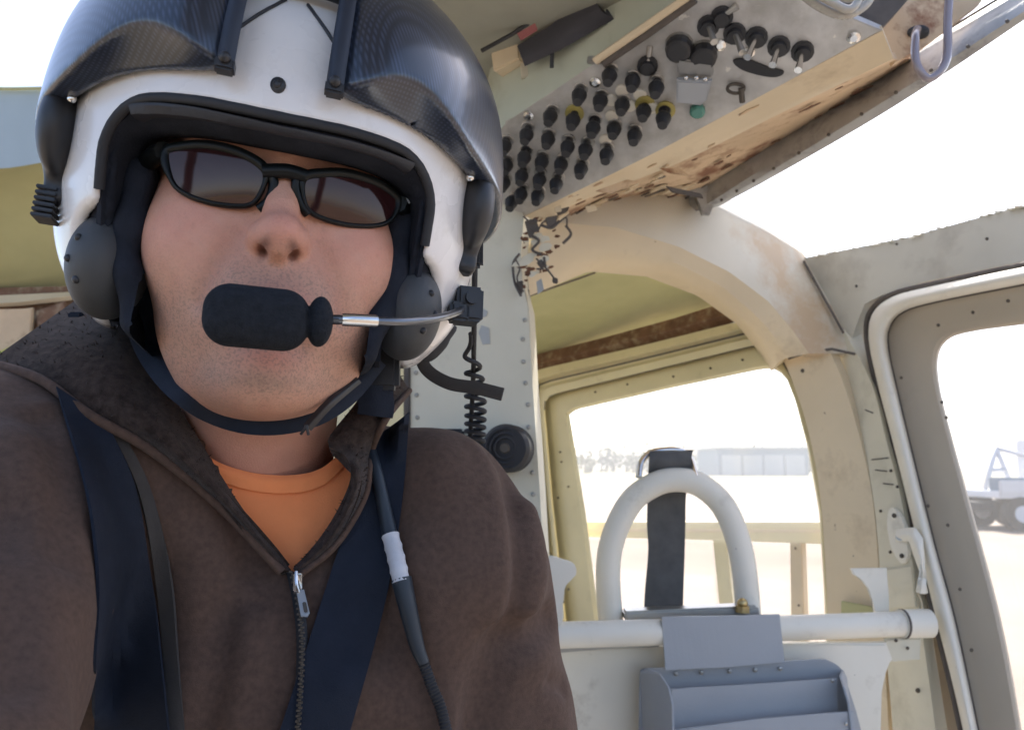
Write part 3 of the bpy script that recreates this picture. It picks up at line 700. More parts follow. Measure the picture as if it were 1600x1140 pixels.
for a, b in ((470, 676), (482, 677)): tube('loose_thread', cr([at(479, 664, .429), at((479 + a) / 2, 672, .429), at(a, b + 2, .430)], 4), .0008, M['black'], helmet, 6)
belt('cheek_strap', [at(563, 540, .485), at(582, 590, .487), at(588, 632, .490), at(586, 650, .492)], .0110, M['webbing'], helmet)
belt('cheek_strap', [at(632, 500, .50), at(604, 540, .492), at(566, 556, .485)], .0055, M['black'], helmet)
bm = bmesh.new(); bm_box(bm, at(600, 575, .49), (.010, .006, .014), None, .003); from_bm('strap_buckle', bm, M['black'], helmet, True, 40)
belt('nape_strap', [at(655, 540, .56), at(665, 575, .555), at(700, 598, .55), at(745, 606, .545), at(785, 616, .54)], .0046, M['webgrey'], helmet, .0014, .9985)
bm = bmesh.new(); bm_tube(bm, cr([at(640, 555, .52), at(665, 545, .53), at(690, 525, .53), at(705, 505, .53)], 5), [.004, .005, .006, .007, .0085, .0095, .0095, .009, .0085, .008, .007, .006, .006, .006, .006, .005], 10); from_bm('nape_pad', bm, M['blackrub'], helmet, True)
bm = bmesh.new(); bm_box(bm, at(741, 392, .50), (.0058, .005, .011), None, .002); bm_box(bm, at(742, 362, .50), (.0042, .004, .006), None, .001); from_bm('side_buckle', bm, M['black'], helmet, True, 40)
tube('helmet_wire', cr([at(727, 415, .50), at(731, 432, .50), at(727, 448, .50), at(720, 462, .50)], 6), .0016, M['black'], helmet, 8)
bm = bmesh.new(); bm_box(bm, at(745, 240, .52), (.003, .003, .011), None, .001); from_bm('side_clip', bm, M['steel'], helmet, True, 40)
bm = bmesh.new(); bm_box(bm, at(117, 525, .52), (.0045, .003, .016), None, .001); from_bm('nape_buckle', bm, M['webbing'], helmet, True, 40)

# coiled cord between the helmet and the post behind
cord = thing('coiled_cord', 'black coiled helmet cord hanging in front of the white post', 'cord', at(740, 640, .70))
tube('straight_lead', cr([at(742, 405, .515), at(741, 500, .56), at(739, 600, .64), at(734, 690, .70)], 8), .0020, M['blackrub'], cord, 8)
cp = []; AX = cr([at(731, 520, .57), at(737, 560, .60), at(742, 600, .64), at(743, 645, .67), at(742, 690, .70)], 40); AX = resample(AX, 300)
for i, p in enumerate(AX):
    t = i / 299; w = t * t * 2 * math.pi * 9 + 1; r_ = .0035 + .0045 * min(1, t * 1.6)
    cp.append(p + np.array([math.cos(w) * r_, math.sin(w) * r_, 0]))
tube('coil', cp, .0019, M['blackrub'], cord, 8)

# ---------------------------------------------------------------- sunglasses (head frame)
M['lens'] = mat('dark_brown_lens', (.022, .007, .008), .04, var=.1, spec=.6)
M['lens'].node_tree.nodes['Principled BSDF'].inputs['Specular Tint'].default_value = (1, .78, .66, 1)
M['frame'] = mat('gloss_black_frame', (.004, .005, .005), .4, var=.1, spec=.25)
shades = thing('sunglasses', 'black wraparound sunglasses with dark brown lenses on the pilot', 'sunglasses', H((0, -.1, .026)))
LY = lambda x_, z_: -.1085 + 5.2 * x_ * x_ + 5.0 * (z_ - .030) ** 2
LOUT = [[(259, 239), (285, 228), (325, 226), (370, 236), (405, 254), (416, 272), (408, 300), (394, 318), (372, 322), (330, 317), (290, 303), (268, 282)],
        [(475, 276), (500, 270), (540, 270), (585, 283), (615, 302), (622, 318), (612, 342), (590, 352), (550, 352), (510, 343), (482, 328), (473, 300)]]
for pts in LOUT:
    oc = [unloc(HR, *p, LY) for p in cr(pts, 6, True)]; c = np.mean(oc, axis=0)
    V = []; n = len(oc); F = []
    for k, w in enumerate((1.0, .8, .6, .4, .2)):
        for p in oc: 
            q = c + (np.array(p) - c) * w; q[1] = LY(q[0], q[2]); V.append(q)
    c2 = c.copy(); c2[1] = LY(c[0], c[2]); V.append(c2)
    for k in range(4):
        for i in range(n): F.append((k * n + i, k * n + (i + 1) % n, (k + 1) * n + (i + 1) % n, (k + 1) * n + i))
    for i in range(n): F.append((4 * n + i, 4 * n + (i + 1) % n, 5 * n))
    nb = len(V); V += [v + np.array([0, .0016, 0]) for v in V]; F += [tuple(i + nb for i in f[::-1]) for f in F]
    F += [(i, nb + i, nb + (i + 1) % n, (i + 1) % n) for i in range(n)]
    bm = bmesh.new(); vv = [bm.verts.new(H(v)) for v in V]
    for f in F: bm.faces.new([vv[i] for i in f])
    from_bm('lens', bm, M['lens'], shades, True, 50)
    bm = bmesh.new(); N = len(oc); P = [H(np.array(p) + [0, .0004, 0]) for p in oc]; rings = []
    for i in range(N):
        t = P[(i + 1) % N] - P[i - 1]; t /= np.linalg.norm(t); w = np.cross(t, HR @ np.array([0, 1., 0])); w /= np.linalg.norm(w); u = np.cross(w, t)
        up_ = oc[i][2] - c[2]; ra = .0013 + .0014 * min(1, max(0, (up_ + .002) / .008))
        rings.append([bm.verts.new(P[i] + w * math.cos(q) * ra + u * math.sin(q) * .0020) for q in [2 * math.pi * k / 10 for k in range(10)]])
    for i in range(N):
        a, b = rings[i], rings[(i + 1) % N]
        for k in range(10): bm.faces.new((a[k], a[(k + 1) % 10], b[(k + 1) % 10], b[k]))
    from_bm('rim', bm, M['frame'], shades, True)
br = cr([unloc(HR, *p, LY) for p in ((410, 268), (432, 267), (452, 268), (478, 276))], 6); tube('bridge', [H(p) for p in br], .0034, M['frame'], shades, 10, flat=1.2)
for pp in (((418, 268), (428, 285), (420, 312), (404, 326)), ((466, 272), (462, 292), (470, 318), (482, 334))):
    tube('nose_arm', [H(unloc(HR, *p, LY) + [0, .0012, 0]) for p in cr(pp, 5)], .0026, M['frame'], shades, 8)
for s, (a, b) in ((-1, (256, 236)), (1, (622, 318))):
    p0 = unloc(HR, a, b, LY); pth = cr([p0, p0 + [s * .006, .012, .001], np.array((s * .0745, -.05, p0[2] + .001)), np.array((s * .079, .0, p0[2] - .002))], 6)
    tm = tube('temple', [H(p) for p in pth], .0052, M['frame'], shades, 8, flat=1.0)
bm = bmesh.new(); c = unloc(HR, 632, 314, LY); bm_box(bm, H(c + [0, -.001, 0]), (.0035, .0008, .0015), RM, .0004); from_bm('hinge_badge', bm, M['steel'], shades, True, 40)
# ---------------------------------------------------------------- the cabin
PC = pplane((800, 325, 1.0), (1370, 55, .72), (790, 195, .90))       # underside of the overhead console
PP = vplane(640, 1.03, 830, 1.00)                                   # post behind the seats
PRW = vplane(870, 1.75, 1290, 1.30)                                 # rear side wall with window
PD = vplane(1340, 1.25, 1600, .95)                                  # door
def on(pl, pts, off=0): return [pl.hit(a, b, off) for a, b in pts]
def rivet_mesh(r, m, name='rivet'):
    bm = bmesh.new(); bm_ball(bm, (0, 0, 0), (r, r * .45, r), 10); me = bpy.data.meshes.new(name); bm.to_mesh(me); bm.free(); me.materials.append(m)
    me.polygons.foreach_set('use_smooth', [True] * len(me.polygons)); return me
RV = rivet_mesh(.0030, M['rivet']); BT = rivet_mesh(.0034, M['bolt'], 'bolt'); BT2 = rivet_mesh(.0024, M['bolt'], 'bolt')
def dots(name, me, P, parent):
    for p in P:
        o = bpy.data.objects.new(name, me); C.objects.link(o); o.location = Vector([float(v) for v in p]); o.rotation_euler = (0, 0, 0); setparent(o, parent)

# post -----------------------------------------------------------------------
post = plate('door_post', on(PP, [(637, 300), (818, 300), (818, 345), (812, 400), (815, 440), (826, 480), (832, 600), (843, 760), (856, 1000), (866, 1200), (637, 1200)]), .05, M['post'])
tag(post, 'pale riveted metal post standing behind the pilot', 'post')
dots('rivet', RV, on(PP, [(650, 582), (651, 617), (652, 652), (820, 500), (817, 530), (818, 565), (821, 598), (825, 632), (826, 667), (830, 703), (832, 738), (833, 772), (834, 806), (797, 775), (838, 842), (842, 878)], -.0008), post)
struct(plate('rear_panel', [at(a, b, 1.30) for a, b in [(480, 430), (640, 430), (640, 1000), (480, 1000)]], .02, M['yellow']))
plate('edge_strip', on(PP, [(630, 420), (640, 420), (640, 1100), (630, 1100)], -.004), .012, M['seal'], post)
for q in ([(746, 478), (762, 486), (760, 494), (748, 497)], [(752, 508), (764, 512), (766, 537), (754, 538), (748, 520)], [(838, 440), (846, 435), (850, 452), (840, 460)]):
    plate('tape_patch', on(PP, q, -.0012), .001, M['patch'], post, 0)
# torn sealant and wiring at the head of the post
wires = thing('frayed_wiring', 'tangle of dark frayed wires and torn sealant at the top of the pale post', 'wiring', at(830, 390, .98))
rw = random.Random(12)
for k, q in enumerate([[(822, 352), (838, 362), (846, 350), (858, 340)], [(826, 366), (842, 376), (832, 390), (846, 398)], [(868, 352), (884, 340), (886, 352)], [(880, 380), (892, 366), (884, 352)], [(838, 404), (846, 412), (856, 422), (868, 438)], [(850, 402), (852, 416)], [(838, 420), (850, 420)], [(812, 396), (802, 412), (804, 440), (814, 462)], [(806, 405), (812, 420), (808, 436), (818, 456)], [(846, 352), (862, 356), (874, 345)], [(818, 338), (830, 348), (840, 345)]]):
    tube('wire', cr([at(a, b, .985 - .006 * rw.random()) for a, b in q], 6), [.0012, .0019][k % 2], M['seal'], wires, 6)
for q in ([(820, 345), (838, 340), (842, 356), (828, 372)], [(838, 410), (846, 404), (852, 414), (846, 420)], [(864, 432), (872, 434), (872, 442), (864, 440)], [(852, 340), (872, 336), (868, 352), (856, 356)], [(806, 440), (818, 438), (816, 460), (808, 454)], [(868, 328), (890, 322), (886, 330), (872, 336)]):
    plate('torn_sealant', [at(a, b, .984 - .004 * rw.random()) for a, b in q], .004, M['seal'], wires, .001)
for q in ([(866, 324), (876, 320), (878, 330), (868, 332)], [(914, 322), (930, 320), (934, 328), (918, 332)]):
    plate('paint_flake', [at(a, b, .98) for a, b in q], .002, M['cream'], wires, .0008)

# round intercom speaker on the post ------------------------------------------
sp = thing('intercom_speaker', 'round black intercom speaker fixed to the white post beside his shoulder', 'speaker', PP.hit(790, 700))
c = PP.hit(790, 700, -.035); ax_ = PP.n; sc = 1 / FPX * c[1]
def disc(name, r0, r1, d0, d1, m, parent, n=32):
    bm = bmesh.new(); bm_tube(bm, [c + ax_ * d0, c + ax_ * d1], [r0 * sc, r1 * sc], n); return from_bm(name, bm, m, parent, True, 40)
body = disc('housing', 37, 38, 0, .035, M['blackrub'], sp); disc('bezel', 33, 38, -.005, .001, M['black'], sp)
bm = bmesh.new()
for k, (r_, d_) in enumerate(((30, -.0055), (23, -.006), (16, -.0065))): 
    bm_tube(bm, [c + ax_ * d_ + sc * r_ * np.array([math.cos(t), 0, math.sin(t)]) for t in np.linspace(0, 2 * math.pi, 41)], .0016, 6, False)
from_bm('grille_rings', bm, M['blackrub'], sp, True)
disc('cone_cap', 7, 9, -.0072, -.004, M['bolt'], sp)
bm = bmesh.new(); bm_box(bm, PP.hit(745, 712, -.02), (.030, .018, .020), None, .005); from_bm('connector_block', bm, M['black'], sp, True, 40)
bm = bmesh.new(); bm_box(bm, PP.hit(708, 685, -.015), (.014, .014, .012), None, .003); from_bm('plug', bm, M['blackrub'], sp, True, 40)

# rear ceiling and wall -------------------------------------------------------
POL = Plane(at(820, 440, 1.25), at(1180, 480, 1.45), at(835, 575, 1.85))
struct(loft('rear_ceiling', [[at(760, 440, 1.2), at(905, 405, 1.22), at(1060, 400, 1.27), at(1260, 470, 1.40)], [at(700, 590, 1.95), at(860, 566, 1.86), at(1000, 535, 1.74), at(1260, 462, 1.42)]], .02, M['olive'], None, 30))
tube('ceiling_seam', [at(822, 464, 1.225), at(930, 426, 1.255)], .0016, M['seal'], bpy.data.objects['rear_ceiling'], 6)
rs_ = loft('rusted_trim', [on(PRW, [(800, 562), (832, 555), (940, 528), (1050, 498), (1120, 476), (1240, 460)], -.01), on(PRW, [(800, 575), (840, 568), (940, 543), (1060, 512), (1150, 488), (1240, 470)], -.02), on(PRW, [(800, 592), (840, 585), (940, 558), (1060, 528), (1160, 500), (1260, 480)], -.004)], .02, M['rust'], bpy.data.objects['rear_ceiling'], 30)
WN = [(892, 660), (890, 648), (900, 640), (1050, 606), (1190, 577), (1212, 576), (1228, 590), (1242, 625), (1262, 700), (1280, 800), (1290, 960), (1292, 1060), (944, 1060), (938, 980), (915, 800)]
O1 = [(828, 590), (834, 580), (850, 575), (1010, 538), (1150, 503), (1185, 496), (1240, 520), (1275, 600), (1300, 680), (1320, 800), (1330, 960), (1335, 1100), (868, 1100), (858, 960), (842, 760)]
I1 = [(850, 640), (852, 622), (870, 614), (1030, 575), (1170, 541), (1196, 537), (1220, 556), (1250, 612), (1275, 690), (1296, 800), (1306, 960), (1310, 1080), (890, 1080), (882, 960), (862, 780)]
def lerp2(A, B, w): return [(p * (1 - w) + r * w, q * (1 - w) + t * w) for (p, q), (r, t) in zip(A, B)]
rw_ = loft('rear_wall', [on(PRW, O1, .004), on(PRW, O1, -.026), on(PRW, lerp2(O1, I1, .30), -.030), on(PRW, lerp2(O1, I1, .42), -.012), on(PRW, lerp2(O1, I1, .60), -.012), on(PRW, lerp2(O1, I1, .72), -.024), on(PRW, I1, -.024), on(PRW, I1, .004)], .004, M['yellow'], None, 120, True); struct(rw_)
tube('frame_groove', on(PRW, lerp2(O1, I1, .5)[:-3], -.0125), .0018, M['seal'], rw_, 6)
win = loft('rear_window', [on(PRW, I1, .006), on(PRW, lerp2(I1, WN, .30), -.004), on(PRW, lerp2(I1, WN, .85), -.008), on(PRW, WN, .0), on(PRW, WN, .022)], .004, M['yellow'], None, 120, True)
tag(win, 'yellowed window frame behind the white hoop, looking onto the airfield', 'window')
tube('frame_groove', on(PRW, I1[:-3], -.002), .0022, M['seal'], win, 6)
dots('bolt', BT2, on(PRW, [(875, 706), (877, 721), (888, 760), (872, 777), (888, 920), (880, 940), (1052, 588), (1110, 575), (930, 612), (980, 600), (1160, 562)], -.0095), win)
P2 = PRW.shift(.06)
sash = plate('sash_rail', on(P2, [(905, 815), (1300, 815), (1300, 850), (1100, 843), (905, 838)]), .02, M['yellow'], win)
plate('sash_lip', on(P2, [(905, 825), (1300, 827), (1300, 832), (905, 830)], -.004), .006, M['cream'], win, .0008)
plate('sash_post', on(P2, [(1113, 840), (1134, 842), (1152, 1010), (1130, 1010)], -.002), .018, M['yellow'], win)
sp2 = plate('sash_post', on(P2, [(1234, 846), (1252, 847), (1258, 1010), (1236, 1010)], -.002), .018, M['cream'], win)
dots('bolt', BT2, on(P2, [(1243, 856), (1248, 945)], -.004), sp2)
plate('sash_post', on(P2, [(1284, 846), (1310, 848), (1316, 1010), (1290, 1010)], -.002), .018, M['cream'], win)

# glass ---------------------------------------------------------------------------
def glass_mat(name, veil, tint=(1, 1, 1)):
    m = bpy.data.materials.new(name); m.use_nodes = True; n = m.node_tree.nodes; l = m.node_tree.links; n.clear()
    o = n.new('ShaderNodeOutputMaterial'); tr_ = n.new('ShaderNodeBsdfTransparent'); tr_.inputs[0].default_value = (*tint, 1); tl = n.new('ShaderNodeBsdfTranslucent'); tl.inputs[0].default_value = (.9, .88, .84, 1)
    g = n.new('ShaderNodeBsdfGlossy'); g.inputs['Roughness'].default_value = .03; fr = n.new('ShaderNodeFresnel'); fr.inputs[0].default_value = 1.45
    tc = n.new('ShaderNodeTexCoord'); nz = n.new('ShaderNodeTexNoise'); nz.inputs['Scale'].default_value = 9; nz.inputs['Detail'].default_value = 5; l.new(tc.outputs['Object'], nz.inputs['Vector'])
    mr = n.new('ShaderNodeMapRange'); mr.inputs[3].default_value = veil * .7; mr.inputs[4].default_value = veil * 1.3; l.new(nz.outputs[0], mr.inputs[0])  # translucent white veil mixed into the pane to imitate haze and bloom
    a = n.new('ShaderNodeMixShader'); l.new(mr.outputs[0], a.inputs[0]); l.new(tr_.outputs[0], a.inputs[1]); l.new(tl.outputs[0], a.inputs[2])
    b = n.new('ShaderNodeMixShader'); gm = n.new('ShaderNodeNewGeometry'); iv = n.new('ShaderNodeMath'); iv.operation = 'SUBTRACT'; iv.inputs[0].default_value = 1; l.new(gm.outputs['Backfacing'], iv.inputs[1]); mu = n.new('ShaderNodeMath'); mu.operation = 'MULTIPLY'; l.new(fr.outputs[0], mu.inputs[0]); l.new(iv.outputs[0], mu.inputs[1])
    l.new(mu.outputs[0], b.inputs[0]); l.new(a.outputs[0], b.inputs[1]); l.new(g.outputs[0], b.inputs[2]); l.new(b.outputs[0], o.inputs[0]); return m
M['glass'] = glass_mat('veiled_plexiglass', .045); M['skyglass'] = glass_mat('skylight_plexiglass', .10)
def pane(name, P, m, parent, th=.003):
    o = plate(name, P, th, m, parent, 0); return o
pane('window_pane', on(PRW, [(860, 630), (1225, 545), (1310, 800), (1320, 1090), (880, 1090)], .035), M['glass'], win)

# pillar between window and door --------------------------------------------------
pil = loft('door_pillar', [on(PRW, cr([(1212, 535), (1236, 590), (1262, 670), (1282, 780), (1293, 960), (1296, 1200)], 5), -.03), on(PRW, cr([(1285, 522), (1318, 600), (1345, 690), (1365, 790), (1378, 960), (1392, 1200)], 5), -.045)], .02, M['cream'], None, 30); struct(pil)
pil2 = loft('pillar_face', [on(PD, cr([(1288, 520), (1320, 600), (1346, 690), (1366, 790), (1380, 960), (1400, 1200)], 5), -.012), on(PD, cr([(1318, 515), (1362, 600), (1385, 690), (1410, 790), (1437, 960), (1470, 1200)], 5), -.012), on(PD, cr([(1342, 512), (1372, 600), (1398, 690), (1424, 790), (1452, 960), (1490, 1200)], 5), .010)], .025, M['post'], pil, 30)
dots('bolt', BT, on(PRW, [(1233, 524), (1254, 579), (1336, 868), (1341, 923)], -.036), pil)
dots('bolt', BT, on(PD, [(1434, 1078)], -.016), pil)
dots('bolt', BT2, on(PD, [(1376, 798), (1391, 862), (1400, 1000), (1417, 1012), (1392, 735), (1402, 760)], -.016), pil)
for q in ([(1362, 718), (1388, 715)], [(1368, 734), (1386, 736)], [(1380, 755), (1396, 757)], [(1352, 640), (1364, 645)]):
    tube('scratch', on(PD, q, -.0125), .0010, M['seal'], pil, 5)
tube('joint_line', on(PRW, [(1232, 560), (1262, 550), (1300, 545), (1336, 553)], -.050), .0022, M['seal'], pil, 6)

loft('pillar_web', [on(PD, cr([(1290, 520), (1320, 600), (1350, 700), (1385, 960), (1400, 1200)], 5), .045), on(PD, cr([(1400, 520), (1440, 600), (1470, 700), (1530, 960), (1570, 1200)], 5), .035)], .01, M['doorskin'], pil, 24)
# door ------------------------------------------------------------------------------
door = thing('cabin_door', 'beige cabin door with rounded window at the right edge', 'door', PD.hit(1520, 1100))
DO = cr([(2600, 218), (1830, 372), (1600, 418), (1455, 448), (1395, 464), (1364, 490), (1358, 530), (1372, 600), (1398, 700), (1430, 830), (1462, 960), (1492, 1080), (1518, 1200)], 6)
DT = cr([(2600, 252), (1830, 400), (1600, 444), (1460, 472), (1410, 488), (1390, 512), (1388, 545), (1404, 620), (1428, 720), (1460, 850), (1490, 960), (1516, 1080), (1540, 1200)], 6)
DI = cr([(2600, 381), (1830, 478), (1600, 507), (1515, 519), (1480, 532), (1466, 560), (1470, 610), (1490, 690), (1520, 800), (1545, 890), (1565, 970), (1583, 1060), (1606, 1200)], 6)
loft('door_frame', [on(PD, DO, .01), on(PD, DO, -.012), on(PD, [(a * .6 + c * .4, b * .6 + d * .4) for (a, b), (c, d) in zip(DO, DT)], -.024), on(PD, [(a * .15 + c * .85, b * .15 + d * .85) for (a, b), (c, d) in zip(DO, DT)], -.016), on(PD, DT, .004)], .004, M['white'], door, 110, sub=4)
loft('door_lining', [on(PD, DT, .004), on(PD, [(a * .75 + c * .25, b * .75 + d * .25) for (a, b), (c, d) in zip(DT, DI)], .010), on(PD, [(a * .12 + c * .88, b * .12 + d * .88) for (a, b), (c, d) in zip(DT, DI)], .018), on(PD, DI, .034)], .012, M['doorskin'], door, 110, sub=3)
tube('door_seal', on(PD, [(a - 4, b - 3) for a, b in DO], .002), .0042, M['seal'], door, 8)
tube('lining_seam', on(PD, DT, .001), .0018, M['seal'], door, 6)
dots('bolt', BT2, on(PD, [(1419, 457), (1594, 421), (1466, 508), (1520, 488), (1575, 470), (1472, 628), (1479, 652), (1408, 590), (1460, 885), (1450, 790), (1500, 920), (1518, 1015), (1481, 820), (1390, 596)], -.010), door)
dp = pane('door_window_pane', on(PD, [(1440, 500), (2600, 330), (2600, 1330), (1560, 1230), (1450, 700)], .040), M['glass'], door)

# door latch and seat fittings on the pillar
latch = thing('door_latch', 'cream metal door latch with drooping lever on the pillar beside the door', 'latch', PD.hit(1405, 850))
plate('latch_plate', on(PD, cr([(1388, 796), (1397, 794), (1410, 812), (1416, 840), (1418, 866), (1411, 880), (1402, 874), (1391, 850), (1386, 820)], 3, True), -.018), .006, M['white'], latch, .001)
dots('bolt', BT, on(PD, [(1397, 805), (1409, 868)], -.021), latch)
lv = loft('lever', [on(PD, [(1400, 826), (1430, 823), (1442, 840), (1446, 880), (1437, 925)], -.030), on(PD, [(1400, 836), (1425, 834), (1435, 860), (1442, 890), (1440, 926)], -.038), on(PD, [(1400, 845), (1420, 845), (1427, 866), (1437, 895), (1444, 926)], -.030)], .005, M['white'], latch, 24, sub=4)
tube('pivot', [PD.hit(1406, 838, -.015), PD.hit(1406, 838, -.034)], .0055, M['steel'], latch, 10)
tube('pull_wire', cr(on(PD, [(1434, 924), (1440, 940), (1443, 960)], -.03), 5), .0012, M['cream'], latch, 6)
plate('backing_plate', on(PD, [(1380, 890), (1424, 884), (1430, 948), (1390, 950), (1384, 925)], -.016), .004, M['post'], pil, .001)

# header beam, roof arch, skylight rail ------------------------------------------------
hd = loft('door_header', [[at(1255, 403, 1.30), at(1420, 370, 1.13), at(1600, 320, .97), at(1860, 235, .80), at(2600, -7, .534)], [at(1325, 545, 1.25), at(1350, 475, 1.20), at(1380, 460, 1.17), at(1440, 441, 1.11), at(1600, 408, .965), at(1860, 350, .80), at(2600, 185, .534)]], .03, M['header'], None, 40); struct(hd)
dots('bolt', BT2, [at(1401, 381, 1.138), at(1542, 373, 1.005), at(1270, 434, 1.27), at(1338, 447, 1.205)], hd)
tube('beam_joint', [at(1256, 408, 1.285), at(1290, 470, 1.255), at(1318, 520, 1.235)], .0022, M['seal'], hd, 6)
bm = bmesh.new(); rr = random.Random(5)
for k in range(60): 
    t = rr.random(); px_ = 1275 + t * 330; a = at(px_, np.interp(px_, [1255, 1420, 1600], [403, 370, 320]) + rr.uniform(-1.5, 3), np.interp(px_, [1255, 1420, 1600], [1.30, 1.13, .97]) - .004); bm_ball(bm, a, (.005 * rr.uniform(.4, 1.5), .002, .0010), 6)
sb_ = from_bm('sealant_beads', bm, M['white'], hd, True); sb_['kind'] = 'stuff'
A0 = [at(840, 322, 1.06), at(960, 308, 1.10), at(1060, 308, 1.14), at(1125, 322, 1.18), at(1195, 358, 1.24), at(1256, 404, 1.295), at(1300, 480, 1.262), at(1338, 552, 1.240)]
A1 = [at(840, 345, 1.05), at(960, 355, 1.09), at(1060, 385, 1.13), at(1140, 425, 1.17), at(1200, 470, 1.215), at(1238, 515, 1.232), at(1264, 552, 1.238)]
A2 = [at(828, 400, 1.05), at(950, 398, 1.10), at(1050, 420, 1.15), at(1120, 455, 1.19), at(1180, 508, 1.235), at(1210, 545, 1.26), at(1222, 562, 1.27)]
A3 = [at(820, 465, 1.07), at(920, 424, 1.16), at(1010, 432, 1.24), at(1090, 462, 1.30), at(1150, 505, 1.35), at(1190, 555, 1.37), at(1205, 580, 1.37)]
arch = loft('roof_arch', [[p + np.array([0, .02, .03]) for p in A0], A0, A1], .02, mat('arch_paint', (.60, .55, .45), .55, var=.1, scale=4, bump=.08, dirt=((.50, .37, .24), 5, .48, .62)), None, 40); struct(arch)
loft('arch_underside', [A1, A2, A3], .02, M['cream'], arch, 40, sub=3)
RA = cr([at(1088, 330, 1.14), at(1200, 258, 1.02), at(1400, 128, .87), at(1640, -20, .745)], 8); RB = cr([at(1124, 322, 1.15), at(1220, 270, 1.03), at(1400, 165, .88), at(1640, 5, .75)], 8); RC = cr([at(1068, 312, 1.16), at(1180, 236, 1.05), at(1400, 96, .90), at(1640, -50, .77)], 8)
rail = loft('skylight_rail', [RC, RA, [(a + b) / 2 * .99 for a, b in zip(RA, RB)], RB, [p + np.array([0.01, .03, .02]) for p in RB]], .006, M['rail'], None, 40); struct(rail)
dots('bolt', BT2, [ (RA[i] * .55 + RB[i] * .45) * .985 for i in range(0, 25, 2)], rail)
tube('rail_edge', [p * .992 for p in RC], .0016, M['seal'], rail, 6)
sg = pane('skylight_pane', [at(1060, 340, 1.20), at(1262, 415, 1.34), at(1620, 330, 1.0), at(1900, 245, .83), at(1660, -30, .79), at(1400, 110, .92)], M['skyglass'], rail)
bolt_end = plate('rail_end_bracket', [at(a, b, 1.12) for a, b in [(1036, 262), (1060, 250), (1090, 268), (1134, 272), (1110, 334), (1098, 334), (1088, 300), (1050, 285)]], .012, M['rail'], rail, .002)

# overhead console -----------------------------------------------------------------
con = thing('overhead_console', 'overhead console of worn metal covered in black circuit breakers and switches', 'console', PC.hit(1000, 200))
panel = plate('breaker_panel', on(PC, [(772, 312), (776, 215), (790, 190), (940, 92), (1066, 2), (1140, -50), (1258, -2), (1378, 48), (1200, 144), (1032, 234), (950, 275), (880, 309), (820, 338)]), .012, M['panelmetal'], con, .001)
E1 = cr(on(PC, [(820, 338), (880, 309), (1032, 234), (1200, 144), (1379, 48)]), 6)
E2 = cr([at(852, 352, 1.02), at(900, 318, 1.0), at(1062, 254, .95), at(1230, 172, .85), at(1396, 92, .755)], 6)
E3 = cr([at(880, 340, 1.08), at(1000, 305, 1.13), at(1090, 312, 1.19), at(1220, 236, 1.08), at(1432, 92, .90)], 6)
loft('console_side', [E1, [a * .2 + b * .8 for a, b in zip(E1, E2)], E2, [p + np.array([.004, .02, .012]) for p in E2]], .006, M['cream'], con, 40)
loft('bare_side', [[p + np.array([.003, .012, .006]) for p in E2], E3], .008, M['tan'], con, 40)
for q in ([(1030, 262), (1046, 270), (1080, 275), (1060, 262)], [(1040, 290), (1096, 302), (1100, 310), (1050, 300)], [(930, 298), (980, 280), (1000, 284), (955, 302)]):
    plate('paint_flake', [at(a, b, .94) for a, b in q], .003, random.choice([M['seal'], M['tan'], M['cream']]), con, .001)
U1 = on(PC, [(772, 300), (778, 208), (792, 190), (940, 92), (1066, 2), (1160, -66)]); U2 = [p + np.array([-.012, 0, .105]) for p in U1]
loft('console_wall', [U1, U2], .006, M['wallgreen'], con, 30)
tube('panel_lip', [p + np.array([0, -.003, -.003]) for p in on(PC, [(930, 94), (1000, 46), (1075, -6)], -.004)], .0062, M['cream'], con, 8, flat=.6)
tube('lip_edge', [p + np.array([0, -.003, -.003]) for p in on(PC, [(942, 98), (1010, 52), (1085, -2)], -.004)], .0042, M['seal'], con, 8)
bm = bmesh.new(); bm_box(bm, PC.hit(932, 94, -.006), (.010, .004, .003), None, .001); from_bm('lip_clip', bm, M['steel'], con)
nrm = -PC.n                                          # out of the panel, towards the viewer
dn = np.array([0, -.12, -1.]); dn /= np.linalg.norm(dn); dn = nrm * .8 + dn * .2; dn /= np.linalg.norm(dn)
LS = 1.2
def lathe(prof, m, name):
    bm = bmesh.new(); bm_tube(bm, [dn * d * LS for d, r in prof], [r * LS for d, r in prof], 14); me = bpy.data.meshes.new(name); bmesh.ops.recalc_face_normals(bm, faces=bm.faces); bm.to_mesh(me); bm.free(); me.materials.append(m)
    return me
def put(name, me, px, py, parent, off=0.):
    o = bpy.data.objects.new(name, me); C.objects.link(o); o.location = Vector(PC.hit(px, py, off)); setparent(o, parent); return o
BRK = lathe([(-.001, .0058), (.002, .0058), (.0021, .0040), (.008, .0036), (.0100, .0066), (.0125, .0074), (.0165, .0066), (.0215, .0050), (.0240, .0046)], M['black'], 'circuit_breaker')
COL = lathe([(-.001, .0066), (.0012, .0070), (.0018, .0062)], M['steel'], 'collar'); COLY = lathe([(-.001, .0090), (.0016, .0094), (.0022, .0070)], M['yel'], 'yellow_collar')
BRKS = [(952, 122), (987, 133), (1023, 140), (905, 152), (938, 162), (972, 170), (1005, 176), (1037, 185), (861, 185), (895, 190), (927, 200), (958, 208), (989, 216), (822, 212), (855, 222), (886, 232), (916, 235), (946, 243), (790, 232), (820, 248), (846, 257), (877, 262), (908, 268), (790, 262), (816, 278), (842, 283), (870, 290), (788, 290), (815, 307), (840, 310), (800, 322)]
cap_dir = project(PC.hit(950, 190) + dn * .016)[0:2] - np.array([950, 190])
rb = random.Random(8)
